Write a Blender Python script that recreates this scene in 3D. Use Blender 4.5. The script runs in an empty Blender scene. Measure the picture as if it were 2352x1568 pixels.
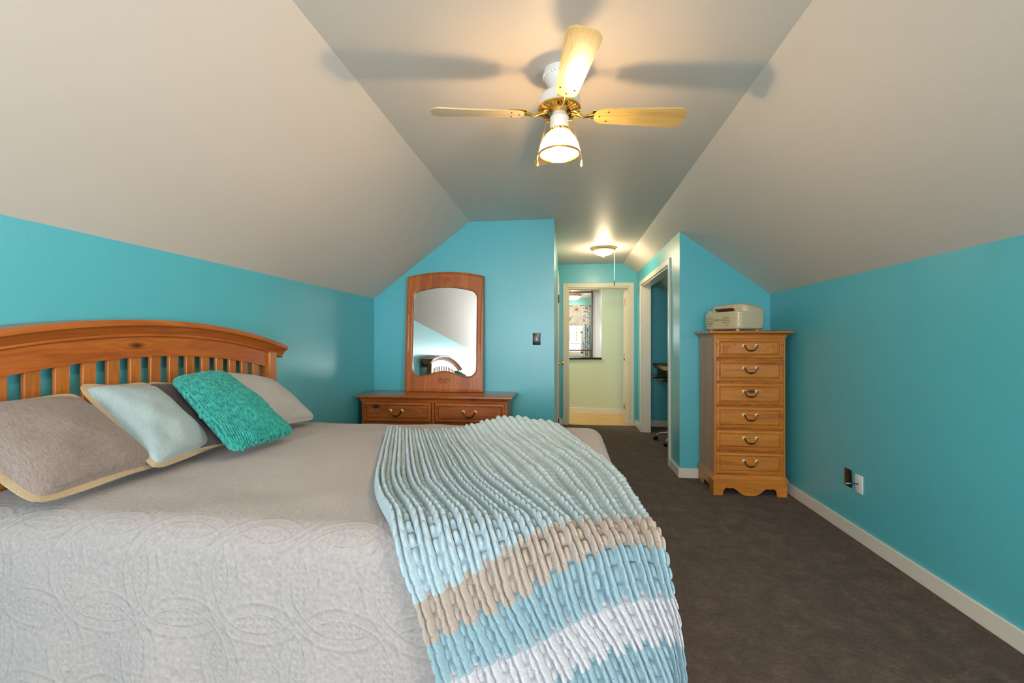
import bpy, bmesh, math, random
import numpy as np
from mathutils import Vector, Matrix, Euler
random.seed(7); rng = np.random.default_rng(7)
PI = math.pi
sc = bpy.context.scene
col = sc.collection
# ------------------------------------------------------------------ camera
cd = bpy.data.cameras.new('camera'); cam = bpy.data.objects.new('camera', cd); col.objects.link(cam)
cam.location = (0, 0, 1.23)
cam.rotation_euler = (PI / 2, 0, math.atan(124 / 1050))
cd.sensor_width = 36; cd.lens = 1050 / 2352 * 36; cd.clip_start = .02
cd.shift_y = 0.0004
sc.camera = cam
# ------------------------------------------------------------------ view and world
sc.view_settings.view_transform = 'Standard'; sc.view_settings.look = 'None'
sc.view_settings.gamma = 1; sc.view_settings.use_curve_mapping = False
sc.view_settings.exposure = 0.56
sc.cycles.use_denoising = True
sc.cycles.max_bounces = 12; sc.cycles.diffuse_bounces = 7; sc.cycles.glossy_bounces = 6
sc.cycles.sample_clamp_indirect = 6
w = bpy.data.worlds.new('daylight'); sc.world = w; w.use_nodes = True
w.node_tree.nodes['Background'].inputs[0].default_value = (.75, .88, 1, 1)
w.node_tree.nodes['Background'].inputs[1].default_value = 1.2

def light(name, kind, loc, energy, color, size=None, rot=None, size_y=None, radius=None):
    d = bpy.data.lights.new(name, kind); d.energy = energy; d.color = color
    if size: d.size = size
    if size_y: d.shape = 'RECTANGLE'; d.size_y = size_y
    if radius: d.shadow_soft_size = radius
    o = bpy.data.objects.new(name, d); col.objects.link(o); o.location = loc
    if rot: o.rotation_euler = rot
    return o
# daylight coming through the gable window and the side window, both behind the camera
light('window_daylight', 'AREA', (-.5, -2.98, 1.30), 114, (.95, .97, 1), 2.2, (PI / 2, 0, 0), 1.1)
light('window_daylight', 'AREA', (1.96, -.9, 1.13), 62, (1, .97, .92), 1.1, (PI / 2, 0, PI / 2), .8)
light('bathroom_daylight', 'AREA', (.05, 10.04, 1.62), 9, (.86, .94, 1), .55, (-PI / 2, 0, 0), .8)
light('landing_lamp', 'POINT', (-.6, 7.4, 2.25), 26, (1, .88, .7), radius=.06)
light('bathroom_lamp', 'POINT', (.14, 9.3, 2.02), 4, (1, .9, .75), radius=.015)

# ------------------------------------------------------------------ helpers
def tag(o, label=None, cat=None, group=None, kind=None):
    if label: o['label'] = label
    if cat: o['category'] = cat
    if group: o['group'] = group
    if kind: o['kind'] = kind
    return o
def empty(name, loc, label, cat, group=None, rz=0):
    o = bpy.data.objects.new(name, None); col.objects.link(o)
    o.location = loc; o.rotation_euler = (0, 0, rz); o.empty_display_size = .05
    return tag(o, label, cat, group)
def mesh(name, V, F, mat, parent=None, smooth=False, mats=None, fm=None):
    me = bpy.data.meshes.new(name)
    me.from_pydata([tuple(map(float, v)) for v in V], [], F)
    me.validate(verbose=False)
    if mats:
        for m in mats: me.materials.append(m)
        me.polygons.foreach_set('material_index', fm)
    else: me.materials.append(mat)
    bm = bmesh.new(); bm.from_mesh(me); bmesh.ops.recalc_face_normals(bm, faces=bm.faces); bm.to_mesh(me); bm.free()
    if smooth is True: me.polygons.foreach_set('use_smooth', [True] * len(me.polygons))
    elif smooth:
        me.polygons.foreach_set('use_smooth', [True] * len(me.polygons)); me.set_sharp_from_angle(angle=math.radians(smooth))
    o = bpy.data.objects.new(name, me); col.objects.link(o)
    if parent: o.parent = parent
    return o
class MB:
    def __init__(s): s.V = []; s.F = []
    def add(s, V, F, M=None):
        n = len(s.V)
        s.V += [tuple(M @ Vector(v)) if M is not None else tuple(v) for v in V]
        s.F += [tuple(i + n for i in f) for f in F]; return s
    def box(s, x0, x1, y0, y1, z0, z1, b=0, M=None, seg=2):
        bm = bmesh.new(); bmesh.ops.create_cube(bm, size=1)
        for v in bm.verts: v.co = ((v.co.x + .5) * (x1 - x0) + x0, (v.co.y + .5) * (y1 - y0) + y0, (v.co.z + .5) * (z1 - z0) + z0)
        if b: bmesh.ops.bevel(bm, geom=bm.edges[:], offset=b, segments=seg, profile=.5, affect='EDGES')
        bm.verts.index_update()
        s.add([v.co[:] for v in bm.verts], [[v.index for v in f.verts] for f in bm.faces], M); bm.free(); return s
    def tube(s, pts, r, n=8, cap=True, M=None, flat=1):
        pts = [Vector(p) for p in pts]; rs = r if hasattr(r, '__len__') else [r] * len(pts)
        V = []; F = []; up = None
        for i, p in enumerate(pts):
            t = (pts[min(i + 1, len(pts) - 1)] - pts[max(i - 1, 0)]).normalized()
            if up is None: up = t.orthogonal().normalized()
            else: up = (up - t * up.dot(t)).normalized()
            sd = t.cross(up)
            for k in range(n):
                a = 2 * PI * k / n; V.append(p + (up * math.cos(a) + sd * math.sin(a) * flat) * rs[i])
        for i in range(len(pts) - 1):
            for k in range(n): F.append((i * n + k, i * n + (k + 1) % n, (i + 1) * n + (k + 1) % n, (i + 1) * n + k))
        if cap: F.append(tuple(range(n))[::-1]); F.append(tuple((len(pts) - 1) * n + k for k in range(n)))
        return s.add(V, F, M)
    def lathe(s, prof, n=32, M=None, ridge=0, close=False):
        V = []; F = []; m = len(prof)
        for k in range(n):
            a = 2 * PI * k / n; q = 1 + (ridge if k % 2 else 0)
            for r, z in prof: V.append((r * q * math.cos(a), r * q * math.sin(a), z))
        for k in range(n):
            for i in range(m - 1 + (1 if close else 0)):
                j = (i + 1) % m; k2 = (k + 1) % n
                F.append((k * m + i, k2 * m + i, k2 * m + j, k * m + j))
        return s.add(V, F, M)
    def prism(s, poly, h0, h1, axis='z', M=None):
        n = len(poly)
        f = {'z': lambda a, b, h: (a, b, h), 'y': lambda a, b, h: (a, h, b), 'x': lambda a, b, h: (h, a, b)}[axis]
        V = [f(a, b, h0) for a, b in poly] + [f(a, b, h1) for a, b in poly]
        F = [tuple(range(n)), tuple(range(n, 2 * n))[::-1]] + [(i, (i + 1) % n, (i + 1) % n + n, i + n) for i in range(n)]
        return s.add(V, F, M)
    def ball(s, c, r, M=None, u=10, v=7):
        rx, ry, rz = r if hasattr(r, '__len__') else (r, r, r)
        V = [(c[0], c[1], c[2] - rz)]; F = []
        for i in range(1, v):
            t = PI * i / v
            for k in range(u):
                a = 2 * PI * k / u; V.append((c[0] + rx * math.sin(t) * math.cos(a), c[1] + ry * math.sin(t) * math.sin(a), c[2] - rz * math.cos(t)))
        V.append((c[0], c[1], c[2] + rz)); L = len(V) - 1
        for k in range(u):
            F.append((0, 1 + (k + 1) % u, 1 + k)); F.append((L, L - u + k, L - u + (k + 1) % u))
            for i in range(v - 2): a = 1 + i * u; F.append((a + k, a + (k + 1) % u, a + u + (k + 1) % u, a + u + k))
        return s.add(V, F, M)
    def make(s, name, mat, parent=None, smooth=40): return mesh(name, s.V, s.F, mat, parent, smooth)
def grid_faces(nu, nv, off=0):
    a = np.arange(nu - 1)[:, None] * nv + np.arange(nv - 1)[None] + off
    return np.stack([a, a + nv, a + nv + 1, a + 1], -1).reshape(-1, 4)
def struct(name, mb, mat, smooth=False):
    o = mb.make(name, mat, None, smooth); o['kind'] = 'structure'; return o

# ------------------------------------------------------------------ materials
def srgb(r, g, b): return tuple(((c / 255) / 12.92 if c <= 10 else ((c / 255 + .055) / 1.055) ** 2.4) for c in (r, g, b)) + (1,)
class MT:
    def __init__(s, name, color=(.8, .8, .8, 1), rough=.5, metal=0, spec=.5, coat=0, coat_r=.1):
        m = bpy.data.materials.new(name); m.use_nodes = True; s.m = m; s.nt = m.node_tree
        s.b = s.nt.nodes['Principled BSDF']; i = s.b.inputs
        i['Base Color'].default_value = color; i['Roughness'].default_value = rough; i['Metallic'].default_value = metal
        i['Specular IOR Level'].default_value = spec; i['Coat Weight'].default_value = coat; i['Coat Roughness'].default_value = coat_r
        s.tc = s.nt.nodes.new('ShaderNodeTexCoord')
    def n(s, t, **kw):
        n = s.nt.nodes.new(t)
        for k, v in kw.items():
            if k in n.inputs: s.link(v, n.inputs[k])
            else: setattr(n, k, v)
        return n
    def link(s, v, sock):
        if isinstance(v, bpy.types.NodeSocket): s.nt.links.new(v, sock)
        else: sock.default_value = v
    def math(s, op, a, b=None, c=None):
        n = s.nt.nodes.new('ShaderNodeMath'); n.operation = op
        for i, v in enumerate((a, b, c)):
            if v is not None: s.link(v, n.inputs[i])
        return n.outputs[0]
    def map(s, scale=(1, 1, 1), rot=(0, 0, 0), loc=(0, 0, 0), src='Object'):
        n = s.n('ShaderNodeMapping'); n.inputs['Scale'].default_value = scale; n.inputs['Rotation'].default_value = rot; n.inputs['Location'].default_value = loc
        s.nt.links.new(s.tc.outputs[src] if isinstance(src, str) else src, n.inputs['Vector']); return n.outputs[0]
    def noise(s, vec, scale, detail=3, rough=.5, dist=0):
        n = s.n('ShaderNodeTexNoise'); s.link(vec, n.inputs['Vector']); n.inputs['Scale'].default_value = scale
        n.inputs['Detail'].default_value = detail; n.inputs['Roughness'].default_value = rough; n.inputs['Distortion'].default_value = dist
        return n.outputs['Fac']
    def ramp(s, fac, stops):
        n = s.n('ShaderNodeValToRGB'); s.link(fac, n.inputs[0]); cr = n.color_ramp
        while len(cr.elements) < len(stops): cr.elements.new(.5)
        for e, (p, c) in zip(cr.elements, stops): e.position = p; e.color = c
        return n.outputs[0]
    def mix(s, fac, a, b, bt='MIX'):
        n = s.n('ShaderNodeMix'); n.data_type = 'RGBA'; n.blend_type = bt
        s.link(fac, n.inputs[0]); s.link(a, n.inputs[6]); s.link(b, n.inputs[7]); return n.outputs[2]
    def base(s, c): s.link(c, s.b.inputs['Base Color']); return s
    def bump(s, h, dist=.002, strength=1):
        n = s.n('ShaderNodeBump'); s.link(h, n.inputs['Height']); n.inputs['Distance'].default_value = dist; n.inputs['Strength'].default_value = strength
        s.nt.links.new(n.outputs[0], s.b.inputs['Normal']); return s
def paint(name, c, rough=.4, spec=.5, coat=0, var=.04, bump=.0006):
    t = MT(name, c, rough, spec=spec, coat=coat, coat_r=.28); v = t.map()
    n1 = t.noise(v, 1.3, 3, .6)
    lo = tuple(x * (1 - var) for x in c[:3]) + (1,); hi = tuple(min(1, x * (1 + var)) for x in c[:3]) + (1,)
    t.base(t.ramp(n1, [(.3, lo), (.7, hi)]))
    n2 = t.noise(v, 110, 2, .6); n3 = t.noise(v, 6, 2)
    t.bump(t.math('ADD', n2, t.math('MULTIPLY', n3, 2.5)), bump)
    return t.m
M_teal = paint('turquoise_semi_gloss_paint', srgb(90, 190, 205), .40, .5, .42, .03)
M_ceil = paint('warm_white_ceiling_paint', srgb(234, 219, 208), .5, .35, 0, .015, .0004)
M_trim = paint('cream_white_trim_paint', srgb(232, 226, 214), .35, .5, .2, .01, .0002)
M_green = paint('pale_green_paint', srgb(208, 221, 200), .55, .4, 0, .02)
M_bteal = paint('bathroom_teal_paint', srgb(150, 205, 195), .5, .4)
M_door = paint('cream_door_paint', srgb(234, 222, 196), .4, .5, .1, .01, .0002)

def wood(name, light_c, mid, dark, axis=0, knots=.055, rough=.38, coat=.25, seed=0.0, kscale=3.2):
    t = MT(name, mid, rough, coat=coat, coat_r=.18)
    sc3 = [9, 9, 9]; sc3[axis] = .9
    off = t.n('ShaderNodeObjectInfo').outputs['Random']
    add = t.n('ShaderNodeVectorMath', operation='ADD'); t.nt.links.new(t.tc.outputs['Object'], add.inputs[0])
    cmb = t.n('ShaderNodeCombineXYZ'); s5 = t.math('MULTIPLY_ADD', off, 37.0, seed)
    for k in range(3): t.nt.links.new(s5, cmb.inputs[k])
    t.nt.links.new(cmb.outputs[0], add.inputs[1])
    v = t.map(tuple(sc3), src=add.outputs[0])
    ks = [kscale * 1.9] * 3; ks[axis] = kscale * .75
    vk = t.map(tuple(ks), src=add.outputs[0])
    vor = t.n('ShaderNodeTexVoronoi'); t.nt.links.new(vk, vor.inputs['Vector']); vor.inputs['Scale'].default_value = 1
    kd = vor.outputs['Distance']
    kk = t.n('ShaderNodeSeparateColor'); t.nt.links.new(vor.outputs['Color'], kk.inputs[0])
    on = t.math('GREATER_THAN', kk.outputs[0], .62)
    bend = t.math('MULTIPLY', t.math('EXPONENT', t.math('MULTIPLY', kd, -7)), on)
    g1 = t.noise(v, 1.3, 4, .55, .4)
    ring = t.math('SINE', t.math('MULTIPLY_ADD', t.math('ADD', g1, t.math('MULTIPLY', bend, .5)), 42, 0))
    fine_s = [140, 140, 140]; fine_s[axis] = 6
    g2 = t.noise(t.map(tuple(fine_s), src=add.outputs[0]), 1, 2, .6)
    f = t.math('ADD', t.math('MULTIPLY', ring, .07), t.math('ADD', t.math('MULTIPLY', g1, .75), t.math('MULTIPLY_ADD', g2, .3, -.02)))
    c = t.ramp(f, [(.18, dark), (.5, mid), (.85, light_c)])
    kf = t.ramp(t.math('ADD', kd, t.math('MULTIPLY', t.math('SUBTRACT', 1, on), 5)), [(knots, (1, 1, 1, 1)), (knots * 2.1, (0, 0, 0, 1))])
    kc = tuple(x * .12 for x in dark[:3]) + (1,)
    c = t.mix(kf, c, kc)
    t.base(c); t.bump(t.math('ADD', g2, t.math('MULTIPLY', ring, .25)), .0004)
    return t.m
HL, HM, HD = srgb(204, 122, 50), srgb(178, 94, 32), srgb(130, 60, 20)      # honey pine of the bed and dresser
CL, CM, CD_ = srgb(222, 148, 56), srgb(200, 120, 38), srgb(146, 74, 20)      # lighter pine of the tall chest
W_bed_h = wood('headboard_pine_along', HL, HM, HD, 1, seed=3)
W_bed_v = wood('headboard_pine_upright', srgb(204, 134, 62), srgb(182, 108, 44), srgb(140, 74, 28), 2, seed=9)
W_dr_h = wood('dresser_pine_along', HL, HM, HD, 0, seed=5)
W_dr_v = wood('dresser_pine_upright', HL, HM, HD, 2, seed=6)
W_dr_top = wood('dresser_top_pine', HL, HM, HD, 0, seed=15, rough=.28, coat=.5)
W_ch_h = wood('chest_pine_along', CL, CM, CD_, 0, seed=11)
W_ch_v = wood('chest_pine_upright', CL, CM, CD_, 2, seed=12)
W_dark = MT('dark_brown_bed_rail', srgb(62, 34, 24), .5).m
M_brass = MT('polished_brass', srgb(224, 178, 84), .18, 1).m
M_satin = MT('satin_brushed_gold', srgb(226, 196, 142), .42, .6).m
M_antique = MT('antique_brass', srgb(96, 66, 36), .32, 1).m
M_porc = MT('ivory_porcelain', srgb(238, 226, 188), .25, coat=.4).m
M_chrome = MT('chrome', srgb(220, 220, 222), .12, 1).m
M_white_enamel = MT('white_enamel', srgb(228, 226, 224), .25, coat=.5).m
M_bronze = MT('bronze_aluminium_frame', srgb(112, 80, 60), .35, .6).m
M_black = MT('black_plastic', srgb(16, 16, 18), .28).m
M_blackg = MT('black_gloss_plate', srgb(14, 15, 18), .3, coat=.5, coat_r=.2).m
M_whitep = MT('white_plastic', srgb(238, 236, 236), .35).m
M_mirror = MT('mirror_silvering', (.86, .88, .87, 1), .0, 1).m
M_cream_bake = MT('cream_bakelite', srgb(222, 206, 168), .22, coat=.6, coat_r=.08).m
M_slot = MT('dark_slot', srgb(110, 88, 60), .7).m
M_dial = MT('radio_dial_red_brown', srgb(104, 38, 22), .2, coat=.8).m
M_gold = MT('gold_braid', srgb(206, 178, 122), .5)
_w = M_gold.n('ShaderNodeTexWave'); _w.inputs['Scale'].default_value = 130; _w.inputs['Distortion'].default_value = 2; M_gold.nt.links.new(M_gold.tc.outputs['Object'], _w.inputs['Vector'])
_n = M_gold.noise(M_gold.map(), 260, 2)
M_gold.base(M_gold.mix(M_gold.math('MULTIPLY_ADD', _w.outputs[1], .18, M_gold.math('MULTIPLY', _n, .9)), srgb(172, 144, 102), srgb(226, 208, 176))); M_gold.bump(_w.outputs[1], .0008); M_gold.b.inputs['Metallic'].default_value = .25; M_gold = M_gold.m
def glow(name, c, st, base=(.9, .9, .9, 1)):
    t = MT(name, base, .4); t.b.inputs['Emission Color'].default_value = c; t.b.inputs['Emission Strength'].default_value = st; return t.m
M_dome = glow('lit_frosted_dome', (1, .86, .62, 1), 10)
M_dome2 = glow('lit_bathroom_dome', (1, .93, .8, 1), 4)
M_bulb = glow('lit_bulb', (1, .80, .5, 1), 14)
M_sky = glow('daylit_window_pane', (.88, .95, 1, 1), 1.6)
M_bglass = glow('bathroom_daylit_pane', (.9, .96, 1, 1), .85)
def shade_mat():
    t = MT('ribbed_frosted_glass', (1, .96, .86, 1), .35); nt = t.nt
    tr = t.n('ShaderNodeBsdfTranslucent'); tr.inputs[0].default_value = (1, .93, .76, 1)
    tp = t.n('ShaderNodeBsdfTransparent'); tp.inputs[0].default_value = (1, .95, .82, 1)
    mx = t.n('ShaderNodeMixShader'); mx.inputs[0].default_value = .62
    nt.links.new(tr.outputs[0], mx.inputs[1]); nt.links.new(tp.outputs[0], mx.inputs[2])
    m2 = t.n('ShaderNodeMixShader'); m2.inputs[0].default_value = .25
    nt.links.new(mx.outputs[0], m2.inputs[1]); nt.links.new(t.b.outputs[0], m2.inputs[2])
    nt.links.new(m2.outputs[0], nt.nodes['Material Output'].inputs[0]); return t.m
M_shade = shade_mat()
def fabric(name, c1, c2, scale=700, rough=.9, bump=.0006, stretch=(1, 1, 1), sheen=.2):
    t = MT(name, c1, rough, spec=.15); t.b.inputs['Sheen Weight'].default_value = sheen
    v = t.map(stretch)
    a = t.noise(t.map((1, 14, 1)), scale * .06, 2, .7); b = t.noise(t.map((14, 1, 14)), scale * .06, 2, .7)
    f = t.math('MULTIPLY_ADD', a, .5, t.math('MULTIPLY', b, .5))
    t.base(t.ramp(f, [(.32, c2), (.62, c1)])); t.bump(t.math('ADD', f, t.math('MULTIPLY', t.noise(v, 5, 2), 2.5)), bump * 2)
    return t.m
M_taupe = fabric('taupe_linen', srgb(154, 140, 132), srgb(108, 96, 91))
M_ltblue = fabric('pale_blue_linen', srgb(168, 185, 188), srgb(138, 157, 161))
M_dgrey = fabric('charcoal_linen', srgb(98, 92, 94), srgb(66, 62, 66))
M_ltgrey = fabric('light_grey_linen', srgb(186, 184, 182), srgb(156, 155, 154))
M_chen = MT('teal_chenille', srgb(38, 172, 158), .75, spec=.2); M_chen.b.inputs['Sheen Weight'].default_value = .4
M_chen.base(M_chen.ramp(M_chen.noise(M_chen.map(), 60, 3), [(.3, srgb(10, 124, 120)), (.7, srgb(48, 176, 164))])); M_chen.bump(M_chen.noise(M_chen.map(), 500, 2), .001); M_chen = M_chen.m
M_chenb = fabric('teal_cloth', srgb(40, 140, 138), srgb(20, 105, 106))
def carpet():
    t = MT('brown_pile_carpet', srgb(80, 68, 60), .97, spec=.05); t.b.inputs['Sheen Weight'].default_value = .25
    v = t.map()
    a = t.noise(v, 420, 3, .75); b = t.noise(v, 9, 5, .7, .6); c = t.noise(v, 60, 3, .7)
    f = t.math('ADD', t.math('MULTIPLY', a, .55), t.math('ADD', t.math('MULTIPLY', b, .6), t.math('MULTIPLY_ADD', c, .5, -.32)))
    t.base(t.ramp(f, [(.3, srgb(52, 38, 28)), (.52, srgb(92, 70, 56)), (.75, srgb(138, 112, 94))]))
    t.bump(t.math('ADD', a, t.math('MULTIPLY', c, .8)), .006); return t.m
M_carpet = carpet()
def vinyl():
    t = MT('golden_vinyl_plank', srgb(214, 184, 120), .35, coat=.3)
    a = t.noise(t.map((1.2, 9, 1)), 2, 3, .6)
    t.base(t.ramp(a, [(.3, srgb(190, 140, 62)), (.7, srgb(226, 184, 108))])); return t.m
M_vinyl = vinyl()
def quilt():
    t = MT('grey_matelasse_quilt', srgb(186, 176, 172), .85, spec=.2); t.b.inputs['Sheen Weight'].default_value = .25
    uv = t.tc.outputs['UV']
    sep = t.n('ShaderNodeSeparateXYZ'); t.nt.links.new(uv, sep.inputs[0]); u, v = sep.outputs[0], sep.outputs[1]
    P = .214
    wob = t.math('MULTIPLY_ADD', t.noise(t.map((1, 1, 1), src='UV'), 9, 2), .016, -.008)
    fu = t.math('FRACT', t.math('DIVIDE', t.math('ADD', u, wob), P)); fv = t.math('FRACT', t.math('DIVIDE', t.math('ADD', v, wob), P))
    def dist(cx, cy):
        a = t.math('SUBTRACT', fu, cx); b = t.math('SUBTRACT', fv, cy)
        return t.math('SQRT', t.math('ADD', t.math('MULTIPLY', a, a), t.math('MULTIPLY', b, b)))
    D = [dist(.5, .5), dist(1.5, .5), dist(-.5, .5), dist(.5, 1.5), dist(.5, -.5)]
    R = .735; h = None; inside = None
    def cord(d, r, wd):  # a raised line of half-width wd
        return t.math('MAXIMUM', t.math('SUBTRACT', 1, t.math('MULTIPLY', t.math('ABSOLUTE', t.math('SUBTRACT', d, r)), 1 / wd)), 0)
    for d in D:
        c = t.math('MAXIMUM', cord(d, R, .035), t.math('MULTIPLY', cord(d, R - .13, .02), .7))
        h = c if h is None else t.math('ADD', h, c)
    n_in = None
    for d in D:
        g = t.math('LESS_THAN', d, R - .13); n_in = g if n_in is None else t.math('ADD', n_in, g)
    lens = t.math('GREATER_THAN', n_in, 1.5)
    # cross hatching in the lenses, pebbles in the bands, a flower in each middle
    hat = t.math('MAXIMUM', t.math('SINE', t.math('MULTIPLY', u, 2 * PI / .017)), t.math('SINE', t.math('MULTIPLY', v, 2 * PI / .017)))
    peb = t.n('ShaderNodeTexVoronoi'); t.nt.links.new(t.map((1, 1, 1), src='UV'), peb.inputs['Vector']); peb.inputs['Scale'].default_value = 62
    pb = t.math('SUBTRACT', .6, peb.outputs['Distance'])
    ang = t.math('ARCTAN2', t.math('SUBTRACT', fv, .5), t.math('SUBTRACT', fu, .5))
    pet = t.math('MULTIPLY', t.math('SINE', t.math('MULTIPLY', ang, 8)), .03)
    flo = t.math('MAXIMUM', cord(t.math('ADD', D[0], pet), .24, .04), cord(D[0], .1, .05))
    tex = t.math('ADD', t.math('MULTIPLY', t.math('MULTIPLY', hat, .35), lens), t.math('MULTIPLY', t.math('MULTIPLY', pb, 1.0), t.math('SUBTRACT', 1, lens)))
    tot = t.math('ADD', t.math('MULTIPLY', h, .7), t.math('ADD', t.math('MULTIPLY', tex, .85), t.math('MULTIPLY', flo, .35)))
    # pattern relief flattened on the top, imitating grazing light that washes it out
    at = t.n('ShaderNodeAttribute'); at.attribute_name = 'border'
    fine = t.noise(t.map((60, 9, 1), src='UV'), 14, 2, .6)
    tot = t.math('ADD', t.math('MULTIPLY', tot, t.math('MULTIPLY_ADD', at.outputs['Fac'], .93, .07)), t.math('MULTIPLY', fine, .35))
    t.bump(tot, .0036, .9)
    t.base(t.ramp(t.noise(t.map(), 120, 3), [(.3, srgb(155, 147, 145)), (.7, srgb(171, 162, 160))]))
    return t.m
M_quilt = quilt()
def throw():
    t = MT('chunky_chenille_yarn', srgb(170, 214, 224), .92, spec=.1); t.b.inputs['Sheen Weight'].default_value = .5
    at = t.n('ShaderNodeAttribute'); at.attribute_name = 'yarn'
    n = t.noise(t.map(), 330, 3, .7)
    t.base(t.mix(t.math('MULTIPLY_ADD', n, 1.6, -.35), t.mix(1.0, at.outputs['Color'], (.78, .8, .82, 1), 'MULTIPLY'), at.outputs['Color']))
    t.bump(t.math('ADD', n, t.math('MULTIPLY', t.noise(t.map(), 120, 2), .9)), .005); return t.m
M_throw = throw()

# ------------------------------------------------------------------ room shell
XL, XR, YE, YH = -1.87, 1.80, 4.30, 6.85
KW, ZC, SL, SR = 1.655, 2.38, -.915, .825
YB = -2.8; T = .12
def ceil_z(x): return KW + (ZC - KW) * min(1, max(0, (x - XL) / (SL - XL))) if x < 0 else KW + (ZC - KW) * min(1, max(0, (XR - x) / (XR - SR)))
struct('floor', MB().box(XL - T, XR + T, YB - T, YH, -.1, 0), M_carpet)
struct('landing_floor', MB().box(-1.6, 2.2, YH, 10.3, -.1, .004), M_vinyl)
struct('wall_left', MB().box(XL - T, XL, YB - T, YE + T, 0, KW), M_teal)
struct('wall_right', MB().box(XR, XR + T, -.35, YH + T, 0, KW).box(XR, XR + T, YB - T, -1.45, 0, KW).box(XR, XR + T, -1.45, -.35, 0, .73).box(XR, XR + T, -1.45, -.35, 1.53, KW), M_teal)
prof = [(XL, KW), (SL, ZC), (SR, ZC), (XR, KW), (XR + T, KW), (XR + T, KW + .08), (SR + .02, ZC + T), (SL - .02, ZC + T), (XL - T, KW + .08), (XL - T, KW)]
struct('ceiling', MB().prism(prof, YB - T, YH + T, 'y'), M_ceil)
def wall_prism(name, x0, x1, y0, y1, mat=M_teal):
    xs = [x0] + [x for x in (SL, SR) if x0 < x < x1] + [x1]
    poly = [(x0, 0), (x1, 0)] + [(x, ceil_z(x)) for x in reversed(xs)]
    return MB().prism(poly, y0, y1, 'y')
struct('wall_far', wall_prism('wall_far', XL, -.11, YE, YE + T), M_teal)
# gable behind the camera with two window openings
mb = MB(); zs0, zs1 = .75, 1.85; wa, wb = -1.55, .55
mb.prism([(XL, 0), (XR, 0), (XR, KW), (wb, ceil_z(wb)), (wb, zs0), (wa, zs0), (wa, ceil_z(wa)), (XL, KW)], YB - T, YB, 'y')
mb.prism([(wa, zs1), (wb, zs1), (wb, ceil_z(wb)), (SR, ZC), (SL, ZC), (wa, ceil_z(wa))], YB - T, YB, 'y')
struct('wall_near', mb, M_teal)
f = MB()
for (x0, x1, z0, z1) in ((wa, wa + .04, zs0, zs1), (wb - .04, wb, zs0, zs1), (wa + .04, wb - .04, zs0, zs0 + .04), (wa + .04, wb - .04, zs1 - .04, zs1), (wa + .04, wb - .04, 1.29, 1.32), (-.52, -.48, zs0 + .04, zs1 - .04)):
    f.box(x0, x1, YB - .09, YB - .02, z0, z1, .004)
struct('window_1', f, M_trim)
f = MB()
for (y0, y1, z0, z1) in ((-1.45, -1.41, .73, 1.53), (-.39, -.35, .73, 1.53), (-1.41, -.39, .73, .77), (-1.41, -.39, 1.49, 1.53), (-1.41, -.39, 1.12, 1.15)): f.box(XR + .02, XR + .09, y0, y1, z0, z1, .004)
struct('window_2', f, M_trim)
# partition beside the hall, hall end wall, alcove walls
struct('wall_hall_left', MB().box(-.23, -.11, YE + T, YH, 0, ZC), M_teal)
XC = 1.025
struct('wall_far_right', wall_prism('w', XC, XR, YE, YE + T), M_teal)
mb = MB(); y0, y1 = 4.71, 6.40
zc = ceil_z(XC); zc2 = ceil_z(XC + T)
def side_piece(ya, yb, z0): mb.prism([(XC, z0), (XC + T, z0), (XC + T, zc2), (XC, zc)], ya, yb, 'y')
side_piece(YE + T, y0, 0); side_piece(y0, y1, 2.0); side_piece(y1, YH, 0)
struct('wall_alcove_left', mb, M_teal)
dx0, dx1, dz = .019, .925, 2.035
mb = MB(); mb.box(-.23, dx0, YH, YH + T, 0, ZC)
mb.prism([(dx1, 0), (XR, 0), (XR, KW), (dx1, ceil_z(dx1))], YH, YH + T, 'y'); mb.prism([(dx0, dz), (dx1, dz), (dx1, ceil_z(dx1)), (SR, ZC), (dx0, ZC)], YH, YH + T, 'y')
struct('wall_hall_far', mb, M_teal)
struct('wall_closet_far', MB().box(-1.6, -.23, YH, YH + T, 0, ZC), M_green)
# landing and bathroom beyond
YG = 7.95; ox1, oz0 = .607, .93
mb = MB(); mb.box(-1.6, ox1, YG, YG + .1, 0, oz0); mb.box(ox1, 2.2, YG, YG + .1, 0, ZC); mb.box(-1.6, ox1, YG, YG + .1, 2.3, ZC)
struct('wall_landing_far', mb, M_green)
struct('wall_landing_left', MB().box(-1.7, -1.6, YH + T, 10.3, 0, ZC), M_green)
struct('wall_landing_right', MB().box(2.2, 2.3, YH + T, 10.3, 0, ZC), M_green)
struct('landing_ceiling', MB().box(-1.7, 2.3, YH + T, 10.3, ZC, ZC + .1), M_ceil)
bx0, bx1, bz0, bz1 = -.32, .36, .98, 1.93
mb = MB(); mb.box(-1.6, bx0, 10.05, 10.17, 0, ZC); mb.box(bx1, 2.2, 10.05, 10.17, 0, ZC); mb.box(bx0, bx1, 10.05, 10.17, 0, bz0); mb.box(bx0, bx1, 10.05, 10.17, bz1, ZC)
struct('bathroom_ceiling', MB().box(-1.6, 2.2, YG + .1, 10.05, 2.19, 2.24), M_ceil)
struct('wall_bathroom_far', mb, M_bteal)
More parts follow.
